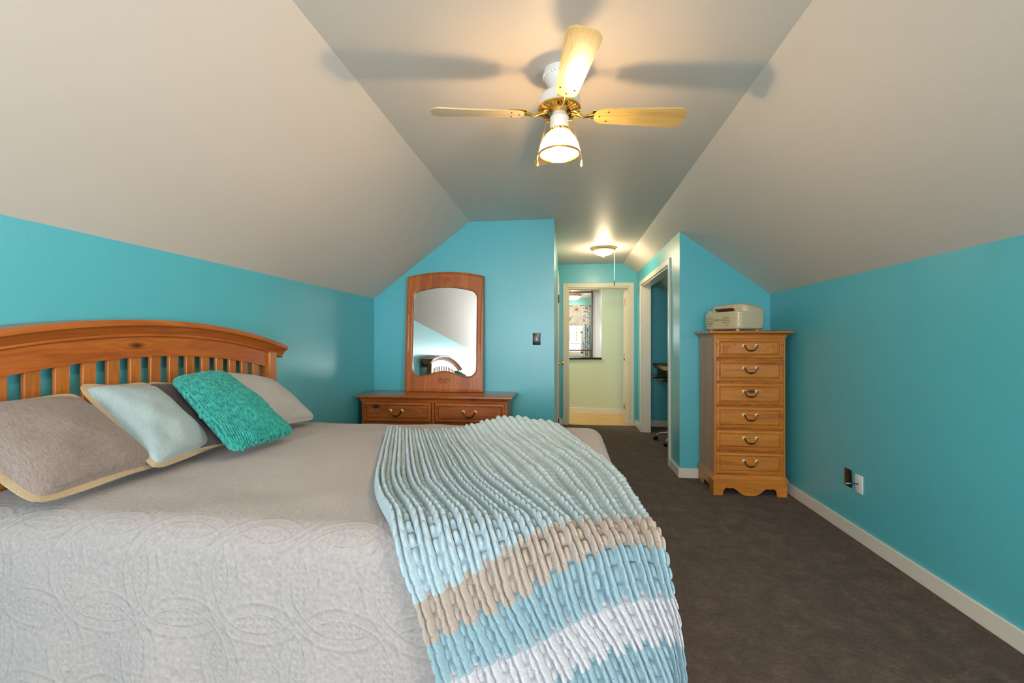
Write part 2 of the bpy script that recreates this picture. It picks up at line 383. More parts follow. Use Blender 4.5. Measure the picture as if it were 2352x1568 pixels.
# skirting boards
def skirt(name, *boxes, h=.088):
    mb = MB()
    for (x0, x1, ya, yb) in boxes: mb.box(x0, x1, ya, yb, 0, h, .004)
    struct(name, mb, M_trim)
skirt('baseboard_right', (XR - .014, XR, YB, YE))
skirt('baseboard_left', (XL, XL + .014, YB, YE))
skirt('baseboard_far', (XL + .014, -.11, YE - .014, YE))
skirt('baseboard_far_right', (XC - .014, XR - .014, YE - .014, YE))
skirt('baseboard_alcove_left', (XC - .014, XC, YE, 4.655))
skirt('baseboard_alcove_far', (XC + T, XR, YH - .014, YH), (XR - .014, XR, YE + T, YH - .014))
skirt('baseboard_hall_far', (-.11, -.10, YE - .014, 5.5), (-.11, -.045, YH - .014, YH), (.99, XC, YH - .014, YH), (XC - .014, XC, 6.46, YH - .014))
skirt('baseboard_landing_far', (-1.6, 2.2, YG - .014, YG), h=.1)

# door casing at the hall end with its door leaf swung into the landing
mb = MB(); cw = .063
for (x0, x1, z0, z1) in ((dx0 - cw, dx0, 0, dz + cw), (dx1, dx1 + cw, 0, dz + cw), (dx0, dx1, dz, dz + cw)): mb.box(x0, x1, YH - .016, YH, z0, z1, .004)
for (x0, x1, z0, z1) in ((dx0, dx0 + .018, 0, dz - .018), (dx1 - .018, dx1, 0, dz - .018), (dx0, dx1, dz - .018, dz - .0005)): mb.box(x0, x1, YH, YH + T, z0, z1, .002)
mb.box(dx0 + .018, dx1 - .018, YH + .05, YH + .062, dz - .03, dz - .018); mb.box(dx0 + .018, dx0 + .03, YH + .05, YH + .062, 0, dz - .03); mb.box(dx1 - .03, dx1 - .018, YH + .05, YH + .062, 0, dz - .03)
o = struct('door_1_casing', mb, M_door)
o = struct('door_1', MB().box(-.035, 0, .005, .76, .01, 2.0, .003, Matrix.Translation((dx1 - .021, YH + T, 0)) @ Matrix.Rotation(math.radians(-5.5), 4, 'Z')), M_door)
for z in (.28, 1.0, 1.83):
    h = MB().box(dx1 - .065, dx1 - .056, YH + T - .01, YH + T + .035, z - .045, z + .045, .001)
    h.tube([(dx1 - .064, YH + T - .004, z - .05), (dx1 - .064, YH + T - .004, z + .05)], .006)
    h.make('door_hinge', M_brass, o)
# closed closet door in the hall's left wall
mb = MB(); ha, hb, hz = 5.56, 6.32, 2.03; XW = -.11
for (ya, yb, z0, z1) in ((ha - cw, ha, 0, hz + cw), (hb, hb + cw, 0, hz + cw), (ha, hb, hz, hz + cw)): mb.box(XW, XW + .016, ya, yb, z0, z1, .004)
struct('door_2_casing', mb, M_trim)
d2 = struct('door_2', MB().box(XW, XW + .01, ha + .003, hb - .003, .01, hz - .003, .002), M_door)
k = MB(); MK = Matrix.Translation((XW + .01, 6.25, .94)) @ Matrix.Rotation(PI / 2, 4, 'Y')
k.lathe([(0, 0), (.03, 0), (.03, .006), (.01, .01), (.009, .03), (.02, .036), (.027, .048), (.024, .06), (.012, .067), (0, .068)], 20, MK)
k.make('door_handle', M_brass, d2)
for z in (.25, 1.75):
    k = MB().box(XW + .01, XW + .024, ha + .0, ha + .03, z - .045, z + .045, .001); k.tube([(XW + .022, ha, z - .05), (XW + .022, ha, z + .05)], .006)
    k.make('door_hinge', M_antique, d2)
# cased opening of the alcove
mb = MB(); az = 2.0
for (ya, yb, z0, z1) in ((y0 - .06, y0, 0, az + .06), (y1, y1 + .06, 0, az + .06), (y0, y1, az, az + .06)): mb.box(XC - .018, XC, ya, yb, z0, z1, .004)
for (ya, yb, z0, z1) in ((y0, y0 + .018, 0, az - .018), (y1 - .018, y1, 0, az - .018), (y0, y1, az - .018, az - .0005)): mb.box(XC + .0005, XC + T, ya, yb, z0, z1, .002)
struct('trim_1', mb, M_trim)
# dark ledge of the landing pass-through and its white return
led = tag(MB().box(-1.2, ox1 - .002, YG - .03, YG + .14, oz0, oz0 + .03, .004).make('ledge', M_black, None), 'dark ledge across the opening in the pale green wall', 'ledge')
M_sur = paint('glossy_white_surround', srgb(222, 222, 232), .15, .6, .5, .01)
struct('trim_2', MB().box(.50, .62, 8.70, 8.76, 0, 2.19).box(ox1 - .0, ox1 + .02, YG + .1, 8.70, 0, 2.19), M_sur)

# ------------------------------------------------------------------ bathroom seen through the opening
sh = empty('shower_screen', (.0, 8.66, 0), 'bronze framed glass shower panel etched with white palm trees', 'shower screen')
fr = MB()
for (x0, x1, z0, z1) in ((-.75, .47, 2.15, 2.175), (-.75, .47, 1.06, 1.085), (.47, .497, .93, 2.185), (-.775, -.75, .93, 2.185)): fr.box(x0, x1, -.012, .012, z0, z1, .003)
fr.make('frame', M_bronze, sh)
tg = MT('clear_shower_glass', (.95, 1, .98, 1), .02); _tp = tg.n('ShaderNodeBsdfTransparent'); _gl = tg.n('ShaderNodeBsdfGlossy'); _gl.inputs['Roughness'].default_value = .03
_mx = tg.n('ShaderNodeMixShader'); _mx.inputs[0].default_value = .07; tg.nt.links.new(_tp.outputs[0], _mx.inputs[1]); tg.nt.links.new(_gl.outputs[0], _mx.inputs[2]); tg.nt.links.new(_mx.outputs[0], tg.nt.nodes['Material Output'].inputs[0])
MB().box(-.75, .47, -.003, .003, 1.085, 2.15).make('glass', tg.m, sh)
M_etch = MT('white_etching', srgb(250, 240, 232), .7)
_tp = M_etch.n('ShaderNodeBsdfTransparent'); _mx = M_etch.n('ShaderNodeMixShader'); _mx.inputs[0].default_value = .72
M_etch.nt.links.new(_tp.outputs[0], _mx.inputs[1]); M_etch.nt.links.new(M_etch.b.outputs[0], _mx.inputs[2]); M_etch.nt.links.new(_mx.outputs[0], M_etch.nt.nodes['Material Output'].inputs[0]); M_etch = M_etch.m
def palm(mb, cx, cz, s, trunk):
    for a in (-14, 12, 40, 68, 92, 118, 145, 170, 196, 222, -42):
        a = math.radians(a); L = s * (.85 + .25 * math.cos(a) ** 2); up_, lo_ = [], []
        for i in range(13):
            q = i / 12; x = cx + math.cos(a) * L * q; z = cz + math.sin(a) * L * q - .38 * s * q * q
            w_ = .075 * s * math.sin(PI * min(1, q * .93 + .07)) ** .8 * (1 + .35 * (i % 2))
            dx_, dz_ = math.cos(a), math.sin(a) - .76 * q * s / L; l = math.hypot(dx_, dz_)
            up_.append((x - dz_ / l * w_, z + dx_ / l * w_)); lo_.append((x + dz_ / l * w_, z - dx_ / l * w_))
        for i in range(12): mb.prism([up_[i], up_[i + 1], lo_[i + 1], lo_[i]], -.005, -.0035, 'y')
    t_ = .011 * s / .24
    mb.prism([(cx - t_, cz), (cx + t_, cz), (cx + t_ * 1.6, cz - trunk), (cx - t_ * 1.6, cz - trunk)], -.005, -.0035, 'y')
e = MB(); palm(e, .20, 1.83, .23, .60); palm(e, .07, 1.64, .14, .40); palm(e, .33, 1.62, .13, .38); e.prism([(.02, 1.19), (.30, 1.19), (.24, 1.21), (.1, 1.215)], -.005, -.0035, 'y')
e.make('etched_palms', M_etch, sh, False)
bw = MB()
for (x0, x1, z0, z1) in ((bx0, bx0 + .04, bz0, bz1), (bx1 - .04, bx1, bz0, bz1), (bx0, bx1, bz0, bz0 + .04), (bx0, bx1, bz1 - .04, bz1), (bx0, bx1, 1.42, 1.46), (.16, .175, 1.46, 1.93)): bw.box(x0, x1, 10.06, 10.10, z0, z1, .003)
bw.box(bx0 - .05, bx1 + .05, 10.0, 10.05, bz0 - .07, bz0, .004)
wn = struct('window_3', bw, M_trim)
MB().box(bx0, bx1, 10.12, 10.125, bz0, bz1).make('window_pane', M_bglass, wn)
rd = MB().tube([(bx0 - .12, 9.945, 2.005), (.56, 9.945, 2.005)], .011, 10)
for x in (bx0 - .10, .54): rd.tube([(x, 9.945, 2.005), (x, 10.05, 2.005)], .007, 8)
rd.make('curtain_rod', M_bronze, wn)
M_val = MT('sheer_valance', srgb(232, 228, 226), .9); M_val.b.inputs['Transmission Weight'].default_value = 0
M_val = M_val.m
def cloth_strip(name, x0, x1, y, z0, z1, mat, folds, label, cat, amp=.012):
    nu = folds * 8 + 1; V = []
    for i in range(nu):
        q = i / (nu - 1)
        for j in range(6): V.append((x0 + (x1 - x0) * q, y + amp * math.sin(q * folds * 2 * PI), z0 + (z1 - z0) * j / 5))
    o = mesh(name, V, grid_faces(nu, 6).tolist(), mat, None, True); tag(o, label, cat)
    m = o.modifiers.new('thickness', 'SOLIDIFY'); m.thickness = .003; return o
cloth_strip('valance', bx0 - .04, bx1 + .04, 9.97, 1.58, 2.0, M_val, 9, 'white ruffled valance across the top of the bathroom window', 'curtain')
tc_ = MT('black_and_white_floral_cloth', (1, 1, 1, 1), .9); vv = tc_.n('ShaderNodeTexVoronoi'); vv.inputs['Scale'].default_value = 26; tc_.nt.links.new(tc_.map((1, 1, 1)), vv.inputs['Vector'])
tc_.base(tc_.ramp(tc_.math('ADD', vv.outputs['Distance'], tc_.math('MULTIPLY', tc_.noise(tc_.map(), 30, 2), .3)), [(.48, srgb(44, 40, 52)), (.56, srgb(226, 218, 222))]))
cloth_strip('curtain', .37, .50, 9.92, .45, 2.02, tc_.m, 3, 'black and white floral curtain hanging beside the bathroom window', 'curtain', .02)
bl = empty('ceiling_light', (.14, 9.3, 2.19), 'flush dome ceiling light in the bathroom behind the shower panel', 'light')
MB().lathe([(0, 0), (.17, 0), (.17, -.03), (.15, -.045), (.0, -.045)], 32).make('trim_ring', M_brass, bl)
MB().lathe([(.148, -.045), (.13, -.08), (.09, -.105), (.04, -.116), (0, -.118)], 32).make('dome', M_dome2, bl)

# ------------------------------------------------------------------ hall ceiling light, cord
hl = empty('ceiling_light', (.455, 5.69, ZC), 'lit flush mount ceiling light with frosted dome in the hall', 'light')
MB().lathe([(0, 0), (.155, 0), (.155, -.006), (.142, -.03), (.125, -.04), (.118, -.04), (0, -.038)], 40).make('trim_ring', M_satin, hl)
MB().lathe([(.12, -.038), (.108, -.06), (.085, -.078), (.05, -.09), (.012, -.095), (0, -.095)], 32).make('dome', M_dome, hl)
MB().lathe([(0, -.092), (.012, -.094), (.009, -.103), (.012, -.108), (.007, -.116), (0, -.118)], 16).make('finial', M_brass, hl)
light('hall_lamp', 'POINT', (.455, 5.69, ZC - .16), 11, (1, .78, .48), radius=.05)
M_cord = MT('white_cord', srgb(240, 232, 205), .7).m
cdz = empty('pull_cord', (.585, 5.69, ZC), 'thin white attic pull cord hanging beside the hall ceiling light', 'cord')
MB().tube([(0, 0, 0), (.002, 0, -.2), (0, 0, -.41)], .0022, 6).make('cord', M_cord, cdz)
MB().lathe([(0, -.405), (.004, -.408), (.005, -.43), (.007, -.46), (0, -.463)], 10).make('pull', M_antique, cdz)

# ------------------------------------------------------------------ ceiling fan
FX, FY, FZ = -.028, 1.955, 2.195
fan = empty('ceiling_fan', (FX, FY, ZC), 'four blade ceiling fan with brass trim and a lit ribbed glass shade', 'ceiling fan')
cn = MB(); cn.lathe([(0, 0), (.068, 0), (.07, -.012), (.064, -.035), (.05, -.062), (.03, -.085), (.02, -.09), (0, -.09)], 40)
for k in range(28):
    a = 2 * PI * k / 28; cn.ball((.0665 * math.cos(a), .0665 * math.sin(a), -.024), (.005, .005, .009), None, 6, 5)
cn.make('canopy', M_white_enamel, fan)
MB().tube([(0, 0, -.085), (0, 0, -.115)], .014, 16).make('downrod', M_antique, fan)
mo = MB(); mo.lathe([(0, -.095), (.05, -.097), (.078, -.105), (.087, -.12), (.089, -.15), (.087, -.163), (0, -.163)], 48)
mo.make('motor_housing', M_white_enamel, fan)
br = MB(); br.lathe([(.089, -.155), (.091, -.163), (.088, -.168), (.05, -.173), (.03, -.178), (0, -.178)], 48)
for k in range(28):
    a = 2 * PI * k / 28; d = Vector((math.cos(a), math.sin(a), 0))
    br.tube([d * .05 + Vector((0, 0, -.174)), d * .088 + Vector((0, 0, -.168))], [.0016, .0034], 6)
br.make('brass_plate', M_brass, fan)
ds = MB()
for k in range(28):
    a = 2 * PI * (k + .5) / 28; d = Vector((math.cos(a), math.sin(a), 0))
    ds.tube([d * .055 + Vector((0, 0, -.1735)), d * .083 + Vector((0, 0, -.169))], [.001, .0022], 5)
ds.make('vent_slots', M_slot, fan)
hs = MB(); hs.lathe([(0, -.176), (.03, -.178), (.034, -.19), (.036, -.195), (.040, -.198), (.0405, -.255), (.036, -.262), (0, -.262)], 40)
hs.make('switch_housing', M_white_enamel, fan)
rope = MB()
for k in range(24):
    a = 2 * PI * k / 24; b_ = a + .2
    rope.tube([(.042 * math.cos(a), .042 * math.sin(a), -.249), (.046 * math.cos((a + b_) / 2), .046 * math.sin((a + b_) / 2), -.255), (.043 * math.cos(b_), .043 * math.sin(b_), -.261)], [.002, .0042, .002], 6)
rope.make('braided_collar', M_brass, fan)
sp = [(.036, -.256), (.052, -.268), (.068, -.290), (.079, -.315), (.086, -.345), (.087, -.352)]
MB().lathe(sp, 128, None, .02).make('glass_shade', M_shade, fan, True)
MB().lathe([(.0855 + .003 * math.cos(a), -.352 + .0045 * math.sin(a)) for a in [2 * PI * i / 8 for i in range(8)]], 48, None, 0, True).make('shade_rim', M_brass, fan)
MB().lathe([(0, -.262), (.014, -.268), (.016, -.29), (.027, -.312), (.031, -.33), (.026, -.348), (.012, -.357), (0, -.358)], 20).make('bulb', M_bulb, fan, True)
light('fan_lamp', 'POINT', (FX, FY, ZC - .372), 18, (1, .70, .38), radius=.035)
bladeV = []
def blade_outline():
    pts = []
    r0, r1 = .148, .535; w0, w1 = .044, .060
    for i in range(13):
        a = PI / 2 + PI * i / 12; pts.append((r0 + w0 + w0 * math.cos(a) * 1.0, w0 * math.sin(a)))
    for i in range(9):
        a = -PI / 2 + (PI / 2) * i / 8; pts.append((r1 - .035 + .035 * math.cos(a), -w1 + .035 + .035 * math.sin(a)))
    for i in range(9):
        a = (PI / 2) * i / 8; pts.append((r1 - .035 + .035 * math.cos(a), w1 - .035 + .035 * math.sin(a)))
    pts = [(x + (.008 * math.cos(y / w1 * PI / 2) if x > .4 else 0), y) for x, y in pts]
    return pts
W_blade = wood('bleached_oak_blade', srgb(226, 196, 132), srgb(210, 174, 106), srgb(180, 140, 76), 0, knots=.0, rough=.3, coat=.5)
W_blade_e = MT('blade_edge', srgb(226, 206, 170), .5).m
ang0 = math.radians(9.6)
for k in range(4):
    a = ang0 + k * PI / 2
    R_ = Matrix.Rotation(a, 4, 'Z') @ Matrix.Translation((0, 0, FZ - ZC)) @ Matrix.Rotation(math.radians(-12), 4, 'X')
    b = mesh('blade', *[(lambda m: (m.V, m.F))(MB().prism(blade_outline(), -.003, .003, 'z'))][0], W_blade, fan, 30)
    b.matrix_local = R_
    for (x, y) in ((.205, .028), (.205, -.028), (.172, 0)): MB().ball((x, y, -.0035), (.004, .004, .0022), None, 8, 5).make('screw', M_antique, b)
    arm = MB()
    zt = -.172 - (FZ - ZC)
    arm.tube([(.055, 0, zt), (.07, 0, zt - .004), (.085, .0, .004), (.105, 0, -.006), (.15, 0, .006)], [.009, .008, .0065, .0065, .009], 10)
    arm.tube([(.055, .012, zt), (.075, .016, zt - .008), (.09, .006, -.002)], .005, 8); arm.tube([(.055, -.012, zt), (.075, -.016, zt - .008), (.09, -.006, -.002)], .005, 8)
    arm.box(.14, .215, -.03, .03, .0035, .0075, .002)
    o = arm.make('blade_bracket', M_brass, fan); o.matrix_local = Matrix.Rotation(a, 4, 'Z') @ Matrix.Translation((0, 0, FZ - ZC)) @ Matrix.Rotation(math.radians(-5), 4, 'X')
for sx_, L in ((-1, -.375), (1, -.385)):
    ch = MB(); x = .043 * sx_
    ch.tube([(x * .9, -.01, -.215), (x * 1.25, -.012, -.217)], .005, 8)
    n_ = 34
    for i in range(n_):
        q = i / (n_ - 1); xx = sx_ * (.053 + (.094 - .053) * min(1, q * 1.1) ** .9); ch.ball((xx, -.014, -.217 + (L + .217) * q), .0014, None, 5, 4)
    ch.tube([(sx_ * .053, -.014, -.217), (sx_ * .075, -.014, (-.217 + L) / 2 - .01), (sx_ * .094, -.014, L)], .0008, 5)
    c = ch.make('pull_chain', M_brass, fan)
    MB().lathe([(0, 0), (.003, -.002), (.005, -.012), (.0065, -.022), (.004, -.03), (0, -.031)], 12, Matrix.Translation((sx_ * .094, -.014, L))).make('pull_knob', W_blade if sx_ > 0 else M_brass, c)

# ------------------------------------------------------------------ furniture pieces
def panel_front(w_, h_, prof, depth=.018):
    """raised drawer front, facing -Y, centred on x, z from 0; prof = list of (inset, y)"""
    V = []; F = []
    for ins, y in prof:
        for sx_, sz_ in ((-1, 0), (1, 0), (1, 1), (-1, 1)):
            V.append((sx_ * (w_ / 2 - ins), y, (ins if sz_ == 0 else h_ - ins)))
    n = len(prof)
    for i in range(n - 1):
        for k in range(4): F.append((i * 4 + k, i * 4 + (k + 1) % 4, (i + 1) * 4 + (k + 1) % 4, (i + 1) * 4 + k))
    F.append(tuple((n - 1) * 4 + k for k in range(4))); F.append((3, 2, 1, 0))
    return V, F
DP = [(0, .012), (0, -.010), (.003, -.014), (.010, -.0175), (.019, -.019), (.021, -.0185), (.0235, -.008), (.0275, -.007), (.037, -.0155), (.041, -.0172)]
def bail(parent, x, z, y, s=1.0):
    h = MB(); hw = .048 * s
    for sg in (-1, 1):
        h.tube([(x + sg * hw, y - .004, z), (x + sg * hw, y - .024, z - .001)], .004 * s, 8)
        h.ball((x + sg * hw, y - .024, z - .001), .0065 * s, None, 8, 6)
    pts = []
    for i in range(15):
        q = i / 14 * 2 - 1; pts.append((x + hw * q * (1 - .0 * q), y - .026, z - .001 - .040 * s * (1 - abs(q) ** 3.4)))
    rs = [.0042 * s + .0022 * s * math.exp(-((i - 7) / 2.2) ** 2) for i in range(15)]
    h.tube(pts, rs, 8)
    for i in (4, 10, 7): h.ball(pts[i], .0058 * s, None, 8, 6)
    h.make('handle', M_antique, parent)
    for sg in (-1, 1):
        MB().lathe([(0, 0), (.0125 * s, 0), (.0135 * s, .003), (.010 * s, .0065), (0, .0075)], 20, Matrix.Translation((x + sg * hw, y, z)) @ Matrix.Rotation(PI / 2, 4, 'X')).make('rosette', M_porc, parent)
def carving(mb, cx, cz, w_, h_, y, flip=1):
    """a spray of carved leaves and beads"""
    for i in range(9):
        a = math.radians(-80 + 20 * i); d = (math.sin(a), math.cos(a))
        px, pz = cx + d[0] * w_ * .30, cz + flip * (d[1] * h_ * .30 - h_ * .12)
        M = Matrix.Translation((px, y, pz)) @ Matrix.Rotation(a * flip, 4, 'Y')
        mb.ball((0, 0, 0), (w_ * .045, .0035, h_ * .22), M, 8, 6)
    for i in range(22):
        a = 2 * PI * i / 22
        mb.ball((cx + w_ * .5 * math.cos(a), y, cz + h_ * .48 * math.sin(a)), (w_ * .035, .003, h_ * .05), None, 6, 4)
    for sg in (-1, 1):
        for j in range(3):
            pts = [(cx + sg * w_ * (.12 + .1 * j + .14 * math.cos(t)), y, cz - flip * h_ * (.05 + .12 * j) + h_ * .12 * math.sin(t)) for t in [k * .6 for k in range(8)]]
            mb.tube(pts, .0022, 5)
def corner_carving(mb, x, z, w_, h_, y, sx_):
    for i in range(4):
        xx = x + sx_ * w_ * (.04 + .1 * i); mb.tube([(xx, y, z), (xx + sx_ * .004, y, z + h_ * (.95 - .12 * i))], [.0022, .0028], 5)
    for i in range(6):
        a = math.radians(15 + 22 * i); mb.tube([(x + sx_ * w_ * .35, y, z + h_ * .55), (x + sx_ * w_ * (.35 + .34 * math.cos(a)), y, z + h_ * (.55 + .42 * math.sin(a)))], [.0036, .0016], 5)
    mb.tube([(x + sx_ * w_ * .62, y, z + h_ * .05), (x + sx_ * w_ * .72, y, z + h_ * .4), (x + sx_ * w_, y, z + h_ * .95)], [.002, .0036, .002], 6)
    for i in range(14): mb.ball((x + sx_ * w_ * random.uniform(.08, .7), y, z + h_ * random.uniform(.08, .9)), (.004, .002, .003), None, 6, 4)
def crown(x0, x1, y0, y1, z1, steps):
    """top slab with cove below: steps = (out, z) from bottom to top; back (y1) stays flush"""
    V = []; F = []
    for o_, z in steps:
        V += [(x0 - o_, y0 - o_, z), (x1 + o_, y0 - o_, z), (x1 + o_, y1, z), (x0 - o_, y1, z)]
    n = len(steps)
    for i in range(n - 1):
        for k in range(4): F.append((i * 4 + k, i * 4 + (k + 1) % 4, (i + 1) * 4 + (k + 1) % 4, (i + 1) * 4 + k))
    F.append((3, 2, 1, 0)); F.append(tuple((n - 1) * 4 + k for k in range(4)))
    return V, F
def cove(z0, z1, o0, o1):
    st = [(0, z0 - .004), (o0, z0 - .004), (o0, z0 + .002)]
    zt = z1 - .018
    for i in range(7):
        a = PI / 2 * i / 6; st.append((o0 + .002 + (o1 - .01 - o0) * (1 - math.cos(a)), z0 + .003 + (zt - z0 - .005) * math.sin(a)))
    st += [(o1 - .006, zt), (o1 - .001, zt + .001), (o1, zt + .006), (o1, z1 - .005), (o1 - .002, z1 - .001), (o1 - .005, z1)]
    return st
# ---- tall chest
CX0, CX1, CY0, CY1 = 1.188, 1.728, 3.858, 4.265
chest = empty('tall_chest', ((CX0 + CX1) / 2, CY0, 0), 'tall narrow honey pine chest of six drawers with the cream radio on top', 'chest of drawers')
cw2 = (CX1 - CX0) / 2; dpt = CY1 - CY0
c = MB(); c.box(-cw2, cw2, .011, dpt, .13, 1.275, .004)
c.make('case', W_ch_v, chest, False)
for sg in (-1, 1):
    MB().box(min(sg * cw2, sg * (cw2 - .016)), max(sg * cw2, sg * (cw2 - .016)), -.006, .014, .15, 1.272, .004).make('stile', W_ch_v, chest, False)
V, F = crown(-cw2, cw2, 0, dpt, 1.318, cove(1.268, 1.318, .006, .046)); mesh('top', V, F, W_ch_h, chest, 30)
zr = [(.167, .345), (.358, .523), (.535, .710), (.722, .898), (.912, 1.086), (1.098, 1.258)]
for i, (z0, z1) in enumerate(zr):
    V, F = panel_front(.513, z1 - z0, DP); d = mesh('drawer', V, F, W_ch_h, chest, False); d.location = (-.001, 0, z0)
    bail(d, 0, (z1 - z0) * .62 + .004, -.0172, 1.0)
    if i == 5:
        for sg in (-1, 1): cv = MB(); corner_carving(cv, sg * .212, .042, .105, .078, -.0175, -sg); cv.make('carving', W_ch_h, d)
c = MB()
V, F = crown(-cw2, cw2, 0, dpt, .165, [(.0, .166), (.002, .16), (.008, .15), (.012, .138), (.018, .13), (.018, .122)]); mesh('base_moulding', V, F, W_ch_h, chest, 30)
hw = cw2 + .008
ap = [(-hw, .122), (-hw, .0), (-hw + .072, .0), (-hw + .074, .03), (-hw + .085, .052), (-hw + .105, .062), (-hw + .122, .055), (-hw + .13, .058), (-hw + .15, .06), (-hw + .17, .05), (-hw + .2, .022), (-hw + .23, .006), (-hw + .255, .001)]
ap = ap + [(-x, z) for x, z in ap[::-1]]
c = MB().prism(ap, -.014, .006, 'y')
c.make('apron', W_ch_h, chest, False)
for sg in (-1, 1):
    x0 = sg * hw; x1 = sg * (hw - .018); c = MB()
    c.prism([(.006, .122), (.006, 0), (.09, 0), (.11, .05), (dpt - .11, .05), (dpt - .09, 0), (dpt, 0), (dpt, .122)], min(x0, x1), max(x0, x1), 'x')
    c.make('side_apron', W_ch_v, chest, False)
c = MB(); carving(c, 0, .06, .12, .07, -.016, -1); c.make('carving', W_ch_h, chest)

# ---- radio on the chest
radio = empty('radio', (1.40, 4.03, 1.3185), 'cream retro tabletop radio standing on the tall pine chest', 'radio', None, -math.radians(62))
RW, RD, RH = .375, .30, .148
def rbox_sec(hx, hy, r, n=6):
    pts = []
    for cx, cy, a0 in ((hx - r, hy - r, 0), (-hx + r, hy - r, 90), (-hx + r, -hy + r, 180), (hx - r, -hy + r, 270)):
        for i in range(n + 1): a = math.radians(a0 + 90 * i / n); pts.append((cx + r * math.cos(a), cy + r * math.sin(a)))
    return pts
def loft(secs, cap=True):
    n = len(secs[0][0]); V = []; F = []
    for pts, z in secs: V += [(x, y, z) if not callable(z) else (x, y, z(x, y)) for x, y in pts]
    for i in range(len(secs) - 1):
        for k in range(n): F.append((i * n + k, i * n + (k + 1) % n, (i + 1) * n + (k + 1) % n, (i + 1) * n + k))
    if cap: F.append(tuple(range(n))[::-1]); F.append(tuple((len(secs) - 1) * n + k for k in range(n)))
    return V, F
secs = []
zb = .013
steps = [(0, -.022), (.004, -.012), (.012, -.004)]
nr = 11
for i in range(nr):
    z = .02 + i * .0105; q = -.012 * (1 - min(1, z / .06)) ** 2
    steps += [(z, q - .0018), (z + .002, q), (z + .0085, q), ]
steps += [(.138, 0), (.144, -.006), (.147, -.016)]
for i, (z, q) in enumerate(steps):
    q0 = -.012 * (1 - min(1, z / .06)) ** 2 if 0.02 <= z < .136 else q
    sec = [(x * (RW / 2 + q0) / (RW / 2 + q) if y > -RD / 2 + .05 else x, y if y < 0 else y * (RD / 2 + q0) / (RD / 2 + q)) for x, y in rbox_sec(RW / 2 + q, RD / 2 + q, .045)]
    secs.append((sec, z + zb))
V, F = loft(secs); mesh('body', V, F, M_cream_bake, radio, 50)
up = []
for z, q in ((.13, .0), (.16, -.002), (.178, -.008), (.188, -.02), (.193, -.045)):
    up.append(([(x, y + .035) for x, y in rbox_sec(RW / 2 - .002 + q, RD / 2 - .037 + q, .04)], (lambda zz: (lambda x, y: zz + zb + .022 * (zz > .15) * (1 - (x / (RW / 2)) ** 2) + (.012 * (-(y - .035) / .12) if zz > .15 else 0)))(z)))
V, F = loft(up); mesh('hood', V, F, M_cream_bake, radio, 50)
ds = MB()
M0 = Matrix.Translation((0, -.095, .158 + zb)) @ Matrix.Rotation(math.radians(-38), 4, 'X')
ds.box(-.095, .095, -.026, .022, -.004, .003, .003, M0)
ds.make('dial', M_dial, radio)
ds = MB()
for i in range(11): ds.box(-.085 + i * .017, -.0838 + i * .017, -.012 + (0 if i % 2 else -.006), .012, .003, .0036, 0, M0)
ds.box(.035, .0375, -.025, .02, .003, .0045, 0, M0)
ds.make('dial_markings', M_cream_bake, radio, False)
for x in (-.14, .14): MB().lathe([(0, .018), (.008, .0175), (.0155, .012), (.0175, 0), (0, 0)], 20, Matrix.Translation((x, -.118, .146 + zb)) @ Matrix.Rotation(math.radians(28), 4, 'X')).make('knob', M_cream_bake, radio)
for x in (-.135, .135):
    for y in (-.105, .105): MB().lathe([(0, 0), (.012, 0), (.013, .004), (.015, .015), (0, .015)], 14, Matrix.Translation((x, y, 0))).make('foot', M_cream_bake, radio)
SLS = {-.112: MB(), .062: MB()}
for r_ in range(6):
    z = .032 + r_ * .0135 + zb; ww = (.02, .035, .042, .042, .038, .03)[r_]
    q = -.012 * (1 - min(1, (z - zb) / .06)) ** 2
    for cx, sl in SLS.items(): sl.box(cx - ww, cx + ww * .95, -RD / 2 - q - .0012, -RD / 2 - q + .004, z - .0016, z + .0016)
for sl in SLS.values(): sl.make('grille_slots', M_slot, radio, False)
cu = bpy.data.curves.new('lettering', 'FONT'); cu.body = 'PHILCO'; cu.size = .021; cu.extrude = .0008; cu.align_x = 'CENTER'; cu.space_character = 1.15
to = bpy.data.objects.new('tmp', cu); col.objects.link(to)
bpy.context.view_layer.update(); me = bpy.data.meshes.new_from_object(to.evaluated_get(bpy.context.evaluated_depsgraph_get())); bpy.data.objects.remove(to)
me.materials.clear(); me.materials.append(M_slot)
lt = bpy.data.objects.new('lettering', me); col.objects.link(lt); lt.parent = radio; lt.location = (-.028, -RD / 2 - .0006, .072 + zb); lt.rotation_euler = (PI / 2, 0, 0)

# ---- dresser
DX0, DX1, DY0, DY1 = -1.80, -.50, 3.875, 4.285
dres = empty('dresser', ((DX0 + DX1) / 2, DY0, 0), 'long low honey pine dresser behind the foot of the bed', 'dresser')
hw = (DX1 - DX0) / 2; dpt = DY1 - DY0
MB().box(-hw, hw, .011, dpt, .1, .715, .004).make('case', W_dr_v, dres, False)
V, F = crown(-hw, hw, 0, dpt, .76, cove(.708, .76, .006, .045)); mesh('top', V, F, W_dr_top, dres, 30)
for x in (-hw + .011, 0, hw - .011): MB().box(x - .011, x + .011, -.006, .02, .12, .705, .004).make('stile', W_dr_v, dres, False)
for r_, (z0, z1) in enumerate(((.53, .70), (.34, .515), (.15, .325))):
    for sg in (-1, 1):
        V, F = panel_front(hw - .034, z1 - z0, DP); d = mesh('drawer', V, F, W_dr_h, dres, False); d.location = (sg * (hw / 2 - .0), 0, z0)
        bail(d, 0, (z1 - z0) * .58, -.0172, 1.08)
        if r_ == 0:
            for s2 in (-1, 1): cv = MB(); corner_carving(cv, s2 * .255, .045, .12, .075, -.0175, -s2); cv.make('carving', W_dr_h, d)
